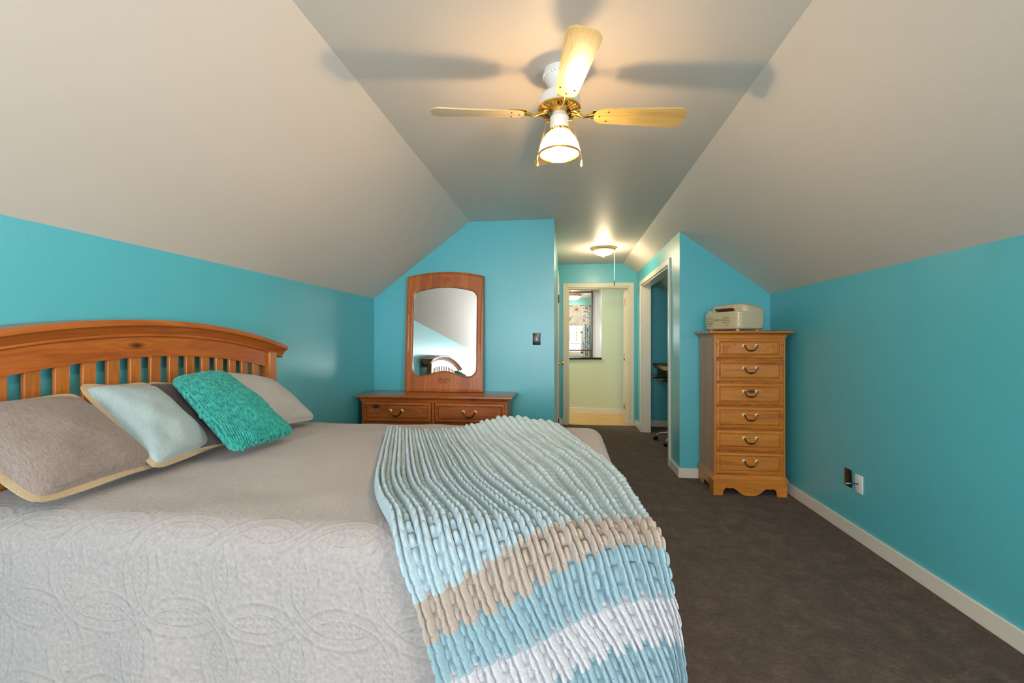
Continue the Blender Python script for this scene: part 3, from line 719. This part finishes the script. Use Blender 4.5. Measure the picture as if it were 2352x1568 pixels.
ap = [(-hw - .006, .12), (-hw - .006, 0), (-hw + .09, 0), (-hw + .11, .05), (-hw + .2, .06), (-.2, .06), (-.1, .02), (0, .01)]; ap = ap + [(-x, z) for x, z in ap[:-1][::-1]]
MB().prism(ap, -.012, .006, 'y').make('apron', W_dr_h, dres, False)

# ---- dresser mirror (leans back against the wall)
mir = empty('dresser_mirror', (-1.14, 4.165, .7628), 'arched pine framed mirror standing on the long dresser', 'mirror')
mir.rotation_euler = (math.radians(-3.6), 0, 0)
MW, MH, SH = .372, 1.128, 1.09
def outer(n=40):
    pts = [(-MW - .004, 0), (MW + .004, 0), (MW, SH)]
    for i in range(1, n): q = 1 - 2 * i / n; pts.append((MW * q, SH + .045 * (1 - q * q)))
    pts.append((-MW, SH)); return pts
def inner():
    pts = []; hw_ = .305; r = .075; zb_, zt_ = .148, .955
    for i in range(11): a = PI + PI / 2 * i / 10; pts.append((-hw_ + r + r * math.cos(a), zb_ + r + r * math.sin(a)))
    for i in range(1, 20): q = -1 + 2 * i / 20; pts.append((q * (hw_ - r), zb_ + .05 * (math.cos(q * PI) * .5 + .5)))
    for i in range(11): a = -PI / 2 + PI / 2 * i / 10; pts.append((hw_ - r + r * math.cos(a), zb_ + r + r * math.sin(a)))
    for i in range(11): a = PI / 2 * i / 10; pts.append((hw_ - r + r * math.cos(a), zt_ - r + r * math.sin(a)))
    for i in range(1, 20): q = 1 - 2 * i / 20; pts.append((q * (hw_ - r), zt_ + .03 * (1 - q * q)))
    for i in range(11): a = PI / 2 + PI / 2 * i / 10; pts.append((-hw_ + r + r * math.cos(a), zt_ - r + r * math.sin(a)))
    return pts
def cast(poly, c, a):
    d = (math.cos(a), math.sin(a)); best = None
    for i in range(len(poly)):
        (x1, z1), (x2, z2) = poly[i], poly[(i + 1) % len(poly)]
        ex, ez = x2 - x1, z2 - z1; den = d[0] * ez - d[1] * ex
        if abs(den) < 1e-12: continue
        t = ((x1 - c[0]) * ez - (z1 - c[1]) * ex) / den; s_ = ((x1 - c[0]) * d[1] - (z1 - c[1]) * d[0]) / den
        if t > 1e-6 and -1e-6 <= s_ <= 1 + 1e-6 and (best is None or t > best): best = t
    return (c[0] + d[0] * best, c[1] + d[1] * best)
O_, I_ = outer(), inner(); cc = (0, .55)
angs = sorted(set([round(2 * PI * k / 240, 5) for k in range(240)] + [round(math.atan2(z - cc[1], x - cc[0]) % (2 * PI), 5) for x, z in (O_[0], O_[1], O_[2], O_[-1])]))
oo = [cast(O_, cc, a) for a in angs]; ii = [cast(I_, cc, a) for a in angs]; N = len(angs)
pr = [(0, .032, 1), (0, .004, 1), (0.008, 0, 0), (.02, -.001, 0), (.028, .004, 0), (.035, .004, 0)]   # metres from the outer edge
V = []; F = []; rings = []
def lerp2(p, q, m):
    L = math.hypot(q[0] - p[0], q[1] - p[1]); f = m / L; return (p[0] + (q[0] - p[0]) * f, p[1] + (q[1] - p[1]) * f)
for m, y, _ in pr: rings.append([(lerp2(p, q, m), y) for p, q in zip(oo, ii)])
for m, y in ((.018, .004), (.014, .001), (.006, .003), (.002, .01), (0, .018), (0, .032)): rings.append([(lerp2(q, p, m), y) for p, q in zip(oo, ii)])
for rg in rings:
    for (x, z), y in rg: V.append((x, y, z))
nr_ = len(rings)
for i in range(nr_):
    j = (i + 1) % nr_
    for k in range(N): F.append((i * N + k, i * N + (k + 1) % N, j * N + (k + 1) % N, j * N + k))
W_mf = wood('mirror_frame_pine', HL, HM, HD, 2, seed=21, kscale=2.6)
mesh('frame', V, F, W_mf, mir, 35)
mg = [lerp2(q, p, .012) for p, q in zip(oo, ii)]
MB().prism(mg, .020, .024, 'y').make('mirror_glass', M_mirror, mir, False)
MB().prism([lerp2(p, q, .02) for p, q in zip(oo, ii)], .0245, .0275, 'y').make('backing', W_dark, mir, False)
c = MB(); carving(c, 0, 1.055, .13, .06, .002, -1); c.make('carving', W_mf, mir)
c = MB(); carving(c, 0, .105, .12, .055, .002, -1); c.make('carving', W_mf, mir)

# ------------------------------------------------------------------ wall plates
def plate(name, loc, rz, mat, label, cat):
    p = empty(name, loc, label, cat, None, rz)
    MB().box(-.037, .037, -.006, 0, -.056, .056, .0025).make('plate', mat, p)
    return p
p = plate('light_switch', (-.2745, YE, 1.257), 0, M_blackg, 'glossy black light switch plate on the wall beside the pine mirror', 'light switch')
for x in (-.013, .013): MB().box(x - .004, x + .004, -.017, -.005, -.004, .012, .001).make('toggle', M_black, p)
p = plate('wall_outlet', (XR, 3.163, .361), -PI / 2, M_blackg, 'dark brown outlet plate beside the white cable plate', 'outlet')
for z in (-.02, .02): MB().lathe([(0, 0), (.016, 0), (.0155, .002), (0, .002)], 20, Matrix.Translation((0, -.0055, z)) @ Matrix.Rotation(PI / 2, 4, 'X')).make('socket', M_black, p)
p = plate('cable_plate', (XR, 3.055, .353), -PI / 2, M_whitep, 'white wall plate with a coaxial stub sticking out', 'wall plate')
for z in (-.042, .042): MB().ball((0, -.0062, z), (.004, .0015, .004), None, 8, 5).make('screw', M_whitep, p)
k = MB().tube([(0, -.004, 0), (-.002, -.03, 0), (-.004, -.05, 0)], .0035, 8); k.make('cable_stub', M_black, p)
MB().tube([(-.004, -.048, 0), (-.005, -.07, 0), (-.005, -.078, 0)], [.0048, .0048, .003], 8).make('connector', M_chrome, p)

# ------------------------------------------------------------------ alcove: desk and chair
W_tan = MT('tan_laminate', srgb(206, 168, 108), .4).m; W_esp = MT('espresso_wood', srgb(52, 30, 22), .4).m
dk = empty('desk', (1.60, 6.35, 0), 'dark wood desk with a tan top behind the alcove opening', 'desk')
t = MB(); t.prism([(-.36, .945), (-.345, .905), (-.335, .89), (.185, .89), (.185, .945)], -.22, .44, 'y', Matrix.Translation((-.0, 0, -.03))); t.make('desktop', W_tan, dk, False)
MB().box(-.355, .185, -.222, .44, .915, .927, .003).make('top_edge', W_esp, dk, False)
MB().box(-.30, .18, -.17, .43, .74, .86, .003).make('apron', W_esp, dk, False)
MB().box(-.20, -.08, -.2245, -.21, .876, .905, .002).make('drawer_pull', W_esp, dk, False)
for x in (-.10, .15):
    for y in (-.10, .39): MB().box(x - .022, x + .022, y - .022, y + .022, 0, .74, .004).make('leg', W_esp, dk, False)
ch = empty('office_chair', (1.38, 5.75, 0), 'black swivel office chair with curved chrome arms in the alcove', 'chair', None, -PI / 2)
for k in range(5):
    a = math.radians(314.5 + 72 * k); d = Vector((math.cos(a), math.sin(a), 0))
    MB().tube([(0, 0, .11), d * .10 + Vector((0, 0, .115)), d * .24 + Vector((0, 0, .095)), d * .295 + Vector((0, 0, .06))], [.02, .016, .012, .009], 8).make('base_arm', M_chrome, ch)
    cs = MB()
    for s_ in (-.012, .012):
        pl = d * .30; tdir = Vector((-d.y, d.x, 0))
        cs.lathe([(0, -.008), (.024, -.008), (.026, 0), (.024, .008), (0, .008)], 16, Matrix.Translation(pl + tdir * s_ + Vector((0, 0, .027))) @ tdir.to_track_quat('Z', 'Y').to_matrix().to_4x4())
    cs.make('caster', M_black, ch)
MB().tube([(0, 0, .1), (0, 0, .42)], .022, 12).make('gas_lift', M_chrome, ch)
s = MB().box(-.23, .23, -.10, .30, .44, .52, .035, None, 4); s.make('seat', M_black, ch)
s = MB().box(-.21, .21, .285, .345, .58, .70, .03, None, 4); s.make('backrest', M_black, ch)
MB().tube([(0, .18, .43), (0, .34, .45), (0, .355, .6), (0, .345, .68)], .014, 8).make('back_stem', M_chrome, ch)
for sg in (-1, 1):
    x = .265 * sg
    MB().tube([(x * .8, -.02, .47), (x, -.03, .50), (x * 1.02, -.10, .62), (x * 1.03, -.19, .72), (x * 1.03, -.24, .755), (x * 1.02, -.20, .772), (x, .1, .76)], .011, 8).make('arm', M_chrome, ch)
    MB().tube([(x * 1.03, -.29, .778), (x * 1.03, -.24, .788), (x * 1.02, -.08, .785), (x, .1, .775)], [.014, .022, .022, .016], 10).make('armrest', M_black, ch)

# ------------------------------------------------------------------ bed: headboard, rails, mattress
HX = -1.74; HC = 1.79
bed = empty('bed', (-.78, HC, 0), 'pine bed with an arched slatted headboard, made up with the grey quilt', 'bed')
def L_(x, y, z): return (x + .78, y - HC, z)
def arc(y, top): return top - .156 * (y - HC) ** 2
def sweep(name, prof, y0, y1, mat, parent, n=48):
    """profile (x, dz) swept along the arch"""
    V = []; m = len(prof)
    for i in range(n + 1):
        y = y0 + (y1 - y0) * i / n
        for x, dz_ in prof: V.append(L_(x, y, arc(y, 0) + dz_))
    F = []
    for i in range(n):
        for k in range(m): F.append((i * m + k, i * m + (k + 1) % m, (i + 1) * m + (k + 1) % m, (i + 1) * m + k))
    F.append(tuple(range(m))[::-1]); F.append(tuple(n * m + k for k in range(m)))
    return mesh(name, V, F, mat, parent, 30)
HT = 1.322
hb_ = sweep('headboard', [(-1.80, HT - .155), (HX - .02, HT - .155), (HX - .02, HT - .03), (-1.80, HT - .03)], HC - .80, HC + .80, W_bed_h, bed)
sweep('cap_moulding', [(-1.865, HT), (HX + .025, HT), (HX + .027, HT - .004), (HX + .027, HT - .022), (HX + .022, HT - .026), (HX + .012, HT - .028), (HX + .006, HT - .036), (HX - .004, HT - .05), (HX - .010, HT - .058), (HX - .008, HT - .066), (HX - .014, HT - .07), (HX - .02, HT - .072), (-1.83, HT - .072), (-1.865, HT - .02)], HC - .865, HC + .865, W_bed_h, hb_)
for sg in (-1, 1):
    y = HC + sg * .77
    MB().box(*[a for a in (L_(-1.81, 0, 0)[0], L_(HX - .004, 0, 0)[0])], y - .032 - HC, y + .032 - HC, 0, arc(y, HT) - .06, .004).make('post', W_bed_v, hb_, False)
# slats
for k in range(-8, 9):
    y = HC + k * .0924
    if abs(k) > 7: continue
    MB().box(L_(-1.785, 0, 0)[0], L_(HX - .028, 0, 0)[0], y - HC - .024, y - HC + .024, .52, arc(y, HT) - .14, .003).make('slat', W_bed_v, hb_, False)
MB().box(L_(-1.795, 0, 0)[0], L_(HX - .015, 0, 0)[0], -.74, .74, .36, .54, .004).make('lower_rail', W_bed_h, hb_, False)
for sg in (-1, 1):
    MB().box(L_(HX - .01, 0, 0)[0], L_(.06, 0, 0)[0], sg * .70 - .012, sg * .70 + .012, .20, .36, .004).make('side_rail', W_dark, bed, False)
MB().box(L_(HX + .004, 0, 0)[0], L_(.07, 0, 0)[0], -.66, .66, .22, .44, .03).make('box_spring', W_dark, bed)
MB().box(L_(HX + .004, 0, 0)[0], L_(.08, 0, 0)[0], -.66, .66, .44, .69, .05, None, 3).make('mattress', M_ltgrey, bed)
for x in (-1.5, -.05):
    for y in (-.6, .6): MB().box(L_(x, 0, 0)[0] - .03, L_(x, 0, 0)[0] + .03, y - .03, y + .03, 0, .22, .004).make('leg', W_dark, bed, False)

# the cover surface of the bed: unrolled coordinates (x, y) -> point and outward normal
def cover(X, Y, ztop, r, xf, yn, yf, drop_max=.66, fl=.05):
    X = np.asarray(X, float); Y = np.asarray(Y, float)
    dx = np.maximum(X - (xf - r), 0); dn = np.maximum((yn + r) - Y, 0); df = np.maximum(Y - (yf - r), 0)
    dy = np.where(dn > 0, -dn, df); L = np.hypot(dx, dy); Ls = np.maximum(L, 1e-9)
    ang = np.minimum(L / r, PI / 2); out = r * np.sin(ang)
    flare = np.maximum(L - r * PI / 2, 0)
    drop = r * (1 - np.cos(ang)) + np.minimum(flare, drop_max) * .995
    ox = dx / Ls; oy = dy / Ls
    px = np.where(dx > 0, xf - r, X) + (out + flare * fl) * ox
    py = np.where(dn > 0, yn + r, np.where(df > 0, yf - r, Y)) + (out + flare * fl * .4) * oy
    pz = ztop - drop
    nx = ox * np.sin(ang); ny = oy * np.sin(ang); nz = np.cos(ang)
    return px, py, pz, nx, ny, nz
# ---- quilt
us = np.concatenate([np.linspace(-1.735, .10, 90), np.linspace(.115, .78, 56)[1:]])
vs = np.concatenate([np.linspace(.42, 1.30, 90), np.linspace(1.31, 2.3, 34), np.linspace(2.32, 3.1, 44)])
U, Vv = np.meshgrid(us, vs, indexing='ij')
px, py, pz, nx, ny, nz = cover(U, Vv, .762, .085, .20, 1.045, 2.585, .60)
def vnoise(a, b, seed, s):
    r_ = np.random.default_rng(seed); g = r_.random((64, 64)); a = a / s + 20; b = b / s + 20
    i = np.floor(a).astype(int) % 64; j = np.floor(b).astype(int) % 64; f = a - np.floor(a); h = b - np.floor(b)
    f = f * f * (3 - 2 * f); h = h * h * (3 - 2 * h)
    return (g[i, j] * (1 - f) * (1 - h) + g[(i + 1) % 64, j] * f * (1 - h) + g[i, (j + 1) % 64] * (1 - f) * h + g[(i + 1) % 64, (j + 1) % 64] * f * h) - .5
side = np.clip((.72 - pz) / .5, 0, 1)
wave = (np.sin(U * 17 + 1.3 * np.sin(U * 5)) * .5 + np.sin(U * 31 + 2) * .25 + vnoise(U, Vv, 3, .12)) * side * .02
top = (vnoise(U, Vv, 4, .35) * .012 + vnoise(U, Vv, 5, .12) * .006 + np.exp(-((Vv - 1.9) / .8) ** 2) * .006) * nz
dsp = wave + top
px, py, pz = px + nx * dsp + 0, py + ny * dsp, pz + nz * dsp
keep = pz
V = np.stack([px, py, pz], -1).reshape(-1, 3); F = grid_faces(len(us), len(vs))
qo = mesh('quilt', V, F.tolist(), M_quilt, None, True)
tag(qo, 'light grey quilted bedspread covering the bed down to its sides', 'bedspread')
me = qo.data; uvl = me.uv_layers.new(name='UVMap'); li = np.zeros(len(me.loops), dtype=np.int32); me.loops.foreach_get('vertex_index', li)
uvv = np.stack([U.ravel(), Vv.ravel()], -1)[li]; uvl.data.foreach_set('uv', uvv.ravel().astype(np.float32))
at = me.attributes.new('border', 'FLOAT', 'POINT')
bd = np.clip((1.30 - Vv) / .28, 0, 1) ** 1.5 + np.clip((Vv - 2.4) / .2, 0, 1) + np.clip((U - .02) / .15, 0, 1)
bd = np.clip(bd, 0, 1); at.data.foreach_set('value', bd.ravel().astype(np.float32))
sm = qo.modifiers.new('thickness', 'SOLIDIFY'); sm.thickness = .006; sm.offset = -1

# ---- knitted throw
UK = np.array([0, .3, .66, .9, 1.083])
VK = np.array([0, .33, .66, 1, 1.115, 1.25, 1.375, 1.53, 1.7])
GX = np.array([[-.885, -.72, -.52, -.30, -.03], [-.65, -.43, -.265, -.04, .165], [-.445, -.27, -.105, .09, .195],
               [-.345, -.188, -.018, .11, .215], [-.316, -.155, .016, .135, .225], [-.29, -.11, .047, .165, .24], [-.261, -.074, .095, .20, .275], [-.237, -.035, .14, .245, .315], [-.21, 0, .17, .28, .35]])
GY = np.array([[2.19, 2.19, 2.26, 2.42, 2.44], [1.50, 1.46, 1.62, 1.78, 1.74], [1.07, 1.09, 1.24, 1.32, 1.28],
               [.935, 1.012, 1.095, 1.13, 1.14], [.845, .930, 1.025, 1.06, 1.055], [.76, .843, .936, .98, .985], [.67, .759, .862, .895, .895], [.567, .644, .745, .775, .775], [.45, .53, .63, .66, .66]])
def pchip(xk, yk, x):
    """smooth interpolation along axis 0 of yk"""
    h = np.diff(xk); d = np.diff(yk, axis=0) / h[:, None]
    m = np.zeros_like(yk); m[1:-1] = (d[:-1] * h[1:, None] + d[1:] * h[:-1, None]) / (h[1:] + h[:-1])[:, None]; m[0] = d[0]; m[-1] = d[-1]
    i = np.clip(np.searchsorted(xk, x) - 1, 0, len(h) - 1); t = ((x - xk[i]) / h[i])[:, None]; hh = h[i][:, None]
    return (2 * t**3 - 3 * t**2 + 1) * yk[i] + (t**3 - 2 * t**2 + t) * hh * m[i] + (-2 * t**3 + 3 * t**2) * yk[i + 1] + (t**3 - t**2) * hh * m[i + 1]
NP = 13                                   # pairs of cords across (12 up to u = 1)
nu = NP * 26 + 1; nv = 700
uu = np.linspace(0, NP / 12 - .001, nu); vv_ = np.linspace(0, 1.62, nv)
def interp2(G):
    A = pchip(VK, G, vv_); return pchip(UK, A.T.copy(), uu)      # -> (nu, nv)
def even(col_x, col_y):
    # respace the rows above the beige stripe so that stitches keep one length along every cord
    k = np.arange(4.0); t_ = np.linspace(0, 3, 200); P_ = pchip(k, np.stack([col_x[:4], col_y[:4]], 1), t_)
    L = np.concatenate([[0], np.cumsum(np.hypot(*np.diff(P_, axis=0).T))]); L /= L[-1]
    for i_, f_ in ((1, .33), (2, .66)): col_x[i_] = np.interp(f_, L, P_[:, 0]); col_y[i_] = np.interp(f_, L, P_[:, 1])
for c_ in range(5): even(GX[:, c_], GY[:, c_])
BX, BY = interp2(GX), interp2(GY)
# arc length along v gives the stitch rows
cl = np.hypot(np.gradient(BX, axis=1), np.gradient(BY, axis=1)).mean(0); sl_ = np.cumsum(cl) - cl[0]
def S_at(v): return np.interp(v, vv_, sl_)
PT = .034
q = uu * 12; pf = q - np.floor(q); pi_ = np.floor(q)
U2 = np.repeat(uu[:, None], nv, 1); S2 = np.repeat(sl_[None], nu, 0) ; PF = np.repeat(pf[:, None], nv, 1); PI_ = np.repeat(pi_[:, None], nv, 1)
wig = .12 * np.sin(S2 / .13 + PI_ * 2.1) + .05 * np.sin(S2 / .05 + PI_ * 5)
PFw = PF + wig * .16
def hump(x, c, wd): return np.sqrt(np.clip(1 - ((x - c) / wd) ** 2, 0, 1))
c1, c2, cw_ = .18, .50, .160
ph = S2 / PT
# two cords, each made of plump slanting stitches
bead = lambda p: np.sqrt(np.clip(1 - (2 * (p % 1) - 1) ** 2, 0, 1)); s1 = .70 + .30 * bead(ph + (PFw - c1) * 1.6) ; s2_ = .70 + .30 * bead(ph - (PFw - c2) * 1.6 + .2)
h1 = hump(PFw, c1, cw_) * s1; h2 = hump(PFw, c2, cw_) * s2_
# ladder rungs
xr = PFw
lad = hump(xr, .84, .165) ** .6
rung = np.sqrt(np.clip(1 - (((ph + .15) % 1 - .5) / .47) ** 2, 0, 1)) * lad * .58
H = np.maximum(np.maximum(h1, h2), rung)
edge = np.clip(np.minimum(U2 - 0, (uu[-1] - U2)) / .012, 0, 1); vedge = np.clip(np.minimum(np.repeat(vv_[None], nu, 0) / .012, (1.62 - np.repeat(vv_[None], nu, 0)) / .012), 0, 1)
ef = np.sqrt(1 - (1 - edge) ** 2) * np.sqrt(1 - (1 - vedge) ** 2)
amp = .034
lump = vnoise(BX, BY, 13, .014) * .0075 + vnoise(BX, BY, 11, .09) * .012 + vnoise(BX, BY, 12, .3) * .012
# the gathered far end sits in soft ridges
V2 = np.repeat(vv_[None], nu, 0)
amp = amp * (.6 + .4 * np.clip((V2 - .05) / .6, 0, 1))
gath = np.exp(-(V2 / .13) ** 2) * (.008 + .035 * np.exp(-((U2 - .88) / .17) ** 2) + .012 * np.exp(-((U2 - .1) / .12) ** 2))
px, py, pz, nx, ny, nz = cover(BX, BY, .772, .085, .225 + .085 * np.clip((1.45 - BY) / .5, 0, 1) ** 1.5, 1.03, 2.6, .62, .10)
hh = (.004 + amp * H + lump * .6 + gath) * ef + .001
V = np.stack([px + nx * hh, py + ny * hh, pz + nz * hh], -1).reshape(-1, 3)
F = grid_faces(nu, nv)
# underside, coarser look but same rim
Vb = np.stack([px - nx * .002, py - ny * .002, pz - nz * .002], -1).reshape(-1, 3)
to_ = mesh('throw_blanket', V, F.tolist(), M_throw, None, True)
tag(to_, 'chunky knit pale blue throw with beige and white stripes draped over the bed corner', 'blanket')
# stripes: yarn colour changes row by row, zigzag along the stitches
zig = np.where(PF < .36, np.abs(PF - c1), np.where(PF < .66, np.abs(PF - c2), .09)) * -.16 + .03 * (np.floor(PI_) % 2) * 0
vz = S2 + zig * .25 + np.where(PF > .66, .012, 0)
blue, beige, white, blue2 = srgb(196, 222, 232)[:3], srgb(204, 184, 168)[:3], srgb(226, 224, 228)[:3], srgb(158, 196, 208)[:3]
C = np.empty(V2.shape + (4,)); C[..., 3] = 1
C[..., :3] = blue
for a, b, cc_ in ((1.0, 1.115, beige), (1.115, 1.25, blue2), (1.25, 1.385, white), (1.385, 3, blue2)):
    m = (vz >= S_at(a)) & (vz < (S_at(b) if b < 2 else 99)); C[m, :3] = cc_
ca = to_.data.color_attributes.new('yarn', 'FLOAT_COLOR', 'POINT'); ca.data.foreach_set('color', C.reshape(-1).astype(np.float32))

# ------------------------------------------------------------------ pillows
def pillow(name, bl, br, tr, tl, T_, mat, label, trim=None, nrm_flip=1, lean=.0, seed=1, pinch=.06, n=44, trimw=.018):
    bl, br, tr, tl = map(np.array, (bl, br, tr, tl)); c0 = (bl + br + tr + tl) / 4
    base = np.array([c0[0], c0[1], min(bl[2], br[2])])
    po = empty(name, tuple(base), label, 'pillow', 'pillows leaning on the headboard')
    e1 = (br + tr - bl - tl); e2 = (tl + tr - bl - br); nr = np.cross(e1, e2); nr = nr / np.linalg.norm(nr)
    if nr[0] < 0: nr = -nr
    s = np.linspace(-1, 1, n); S, T2 = np.meshgrid(s, s, indexing='ij')
    def surf(S, T2):
        cr = .085 * np.clip(abs(S), 0, 1.05) ** 7 * np.clip(abs(T2), 0, 1.05) ** 7; a = S * (1 - pinch * (1 - T2 ** 2) - cr); b = T2 * (1 - pinch * (1 - S ** 2) - cr)
        P = ((1 - a)[..., None] * (1 - b)[..., None] * bl + (1 + a)[..., None] * (1 - b)[..., None] * br + (1 + a)[..., None] * (1 + b)[..., None] * tr + (1 - a)[..., None] * (1 + b)[..., None] * tl) / 4
        return P
    P = surf(S, T2)
    h = (np.clip(1 - S ** 2, 0, 1) * np.clip(1 - T2 ** 2, 0, 1)) ** .42 * T_
    wr = vnoise(S * .25, T2 * .25, seed, .11) * .014 * np.clip((1 - np.maximum(abs(S), abs(T2))) * 4, 0, 1)
    Fr = P + nr * (h + wr)[..., None]; Bk = P - nr * (h * .55)[..., None]
    V = np.concatenate([Fr.reshape(-1, 3), Bk.reshape(-1, 3)]) - base
    F = grid_faces(n, n).tolist() + grid_faces(n, n, n * n).tolist()
    def border(): return [(i, 0) for i in range(n)] + [(n - 1, j) for j in range(1, n)] + [(i, n - 1) for i in range(n - 2, -1, -1)] + [(0, j) for j in range(n - 2, 0, -1)]
    bo = border()
    for k in range(len(bo)):
        a = bo[k][0] * n + bo[k][1]; b = bo[(k + 1) % len(bo)]; b = b[0] * n + b[1]; F.append((a, b, b + n * n, a + n * n))
    if label.startswith('plain'):
        bpy.data.objects.remove(po); po = mesh('pillow', V, F, mat, None, True); po.location = base
        tag(po, label, 'pillow', 'pillows leaning on the headboard'); return
    cov = mesh('cover', V, F, mat, po, True)
    if trim:
        ring = np.array([P[i, j] for i, j in bo]) - base; ctr = P.mean((0, 1)) - base; m = len(ring); Vt = []
        for k in range(m):
            p = ring[k]; o_ = p - ctr; o_ = o_ / np.linalg.norm(o_); wv = math.sin(k * .21 + seed) * .5
            for d_, hgt in ((-.004, .006), (trimw, .005 + .006 * wv), (trimw, .001 + .006 * wv), (-.004, -.004)): Vt.append(p + o_ * d_ + nr * hgt)
        Ft = []
        for k in range(m):
            for q_ in range(4): Ft.append((k * 4 + q_, k * 4 + (q_ + 1) % 4, ((k + 1) % m) * 4 + (q_ + 1) % 4, ((k + 1) % m) * 4 + q_))
        mesh('braid_trim', Vt, Ft, M_gold, po, 50)
    return po, surf, nr, base, T_, cov
pillow('pillow', (-1.46, 2.02, .80), (-1.40, 2.44, .79), (-1.66, 2.39, 1.02), (-1.68, 1.98, 1.09), .075, M_ltgrey, 'plain light grey pillow without braid, behind the teal chenille pillow', None, seed=5)
pillow('pillow', (-1.44, 1.44, .80), (-1.40, 1.78, .80), (-1.69, 2.00, 1.04), (-1.69, 1.66, 1.065), .035, M_dgrey, 'charcoal pillow with gold piping mostly hidden by the teal pillow', 'g', seed=6, trimw=.006)
pillow('pillow', (-1.385, 1.40, .80), (-1.44, 1.73, .80), (-1.65, 1.64, 1.055), (-1.66, 1.385, 1.075), .075, M_ltblue, 'pale blue grey pillow edged with gold braid', 'g', seed=7)
pillow('pillow', (-1.40, 1.06, .80), (-1.42, 1.45, .80), (-1.665, 1.375, 1.045), (-1.68, .98, 1.045), .085, M_taupe, 'large taupe grey pillow with gold braid beside the pale blue pillow', 'g', seed=8)
po, surf, nr, base, T_, cov = pillow('pillow', (-1.285, 1.63, .80), (-1.27, 2.02, .80), (-1.60, 1.965, 1.085), (-1.60, 1.68, 1.075), .055, M_chenb, 'bright teal shaggy chenille pillow with noodle texture', None, seed=9, pinch=.02)
# chenille nubs on the front of the teal pillow
nubs = MB(); bV, bF = [], []
tmp = MB().ball((0, 0, 0), (1, 1, 1), None, 6, 5); B0 = np.array(tmp.V); F0 = tmp.F
nl, nw = 40, 50
allV = []; allF = []; cnt = 0
for i in range(nl):
    for j in range(nw):
        s_ = -1 + 2 * (i + .5 + rng.uniform(-.12, .12)) / nl; t_ = -1 + 2 * (j + .5 + rng.uniform(-.2, .2)) / nw
        s_ *= 1.02; t_ *= 1.02
        cs, ct = min(1, abs(s_)), min(1, abs(t_))
        h = ((1 - cs ** 2) * (1 - ct ** 2)) ** .42 * T_ + float(vnoise(np.array(s_ * .25), np.array(t_ * .25), 9, .11)) * .014
        p = surf(np.array(s_), np.array(t_)) + nr * (h + .004) - base
        ax = rng.uniform(-.35, .35)
        R3 = np.array(Matrix.Rotation(ax, 3, 'X') @ Matrix.Rotation(rng.uniform(-.5, .1), 3, 'Y'))
        r1 = rng.uniform(.9, 1.15)
        sg = np.array((.0062, .0045, .0075)) * r1 * (1.25 if cs > .9 or ct > .93 else 1)
        allV.append((B0 * sg) @ R3.T + p); allF += [tuple(q_ + cnt for q_ in f) for f in F0]; cnt += len(B0)
mesh('chenille_pile', np.concatenate(allV), allF, M_chen, po, True)
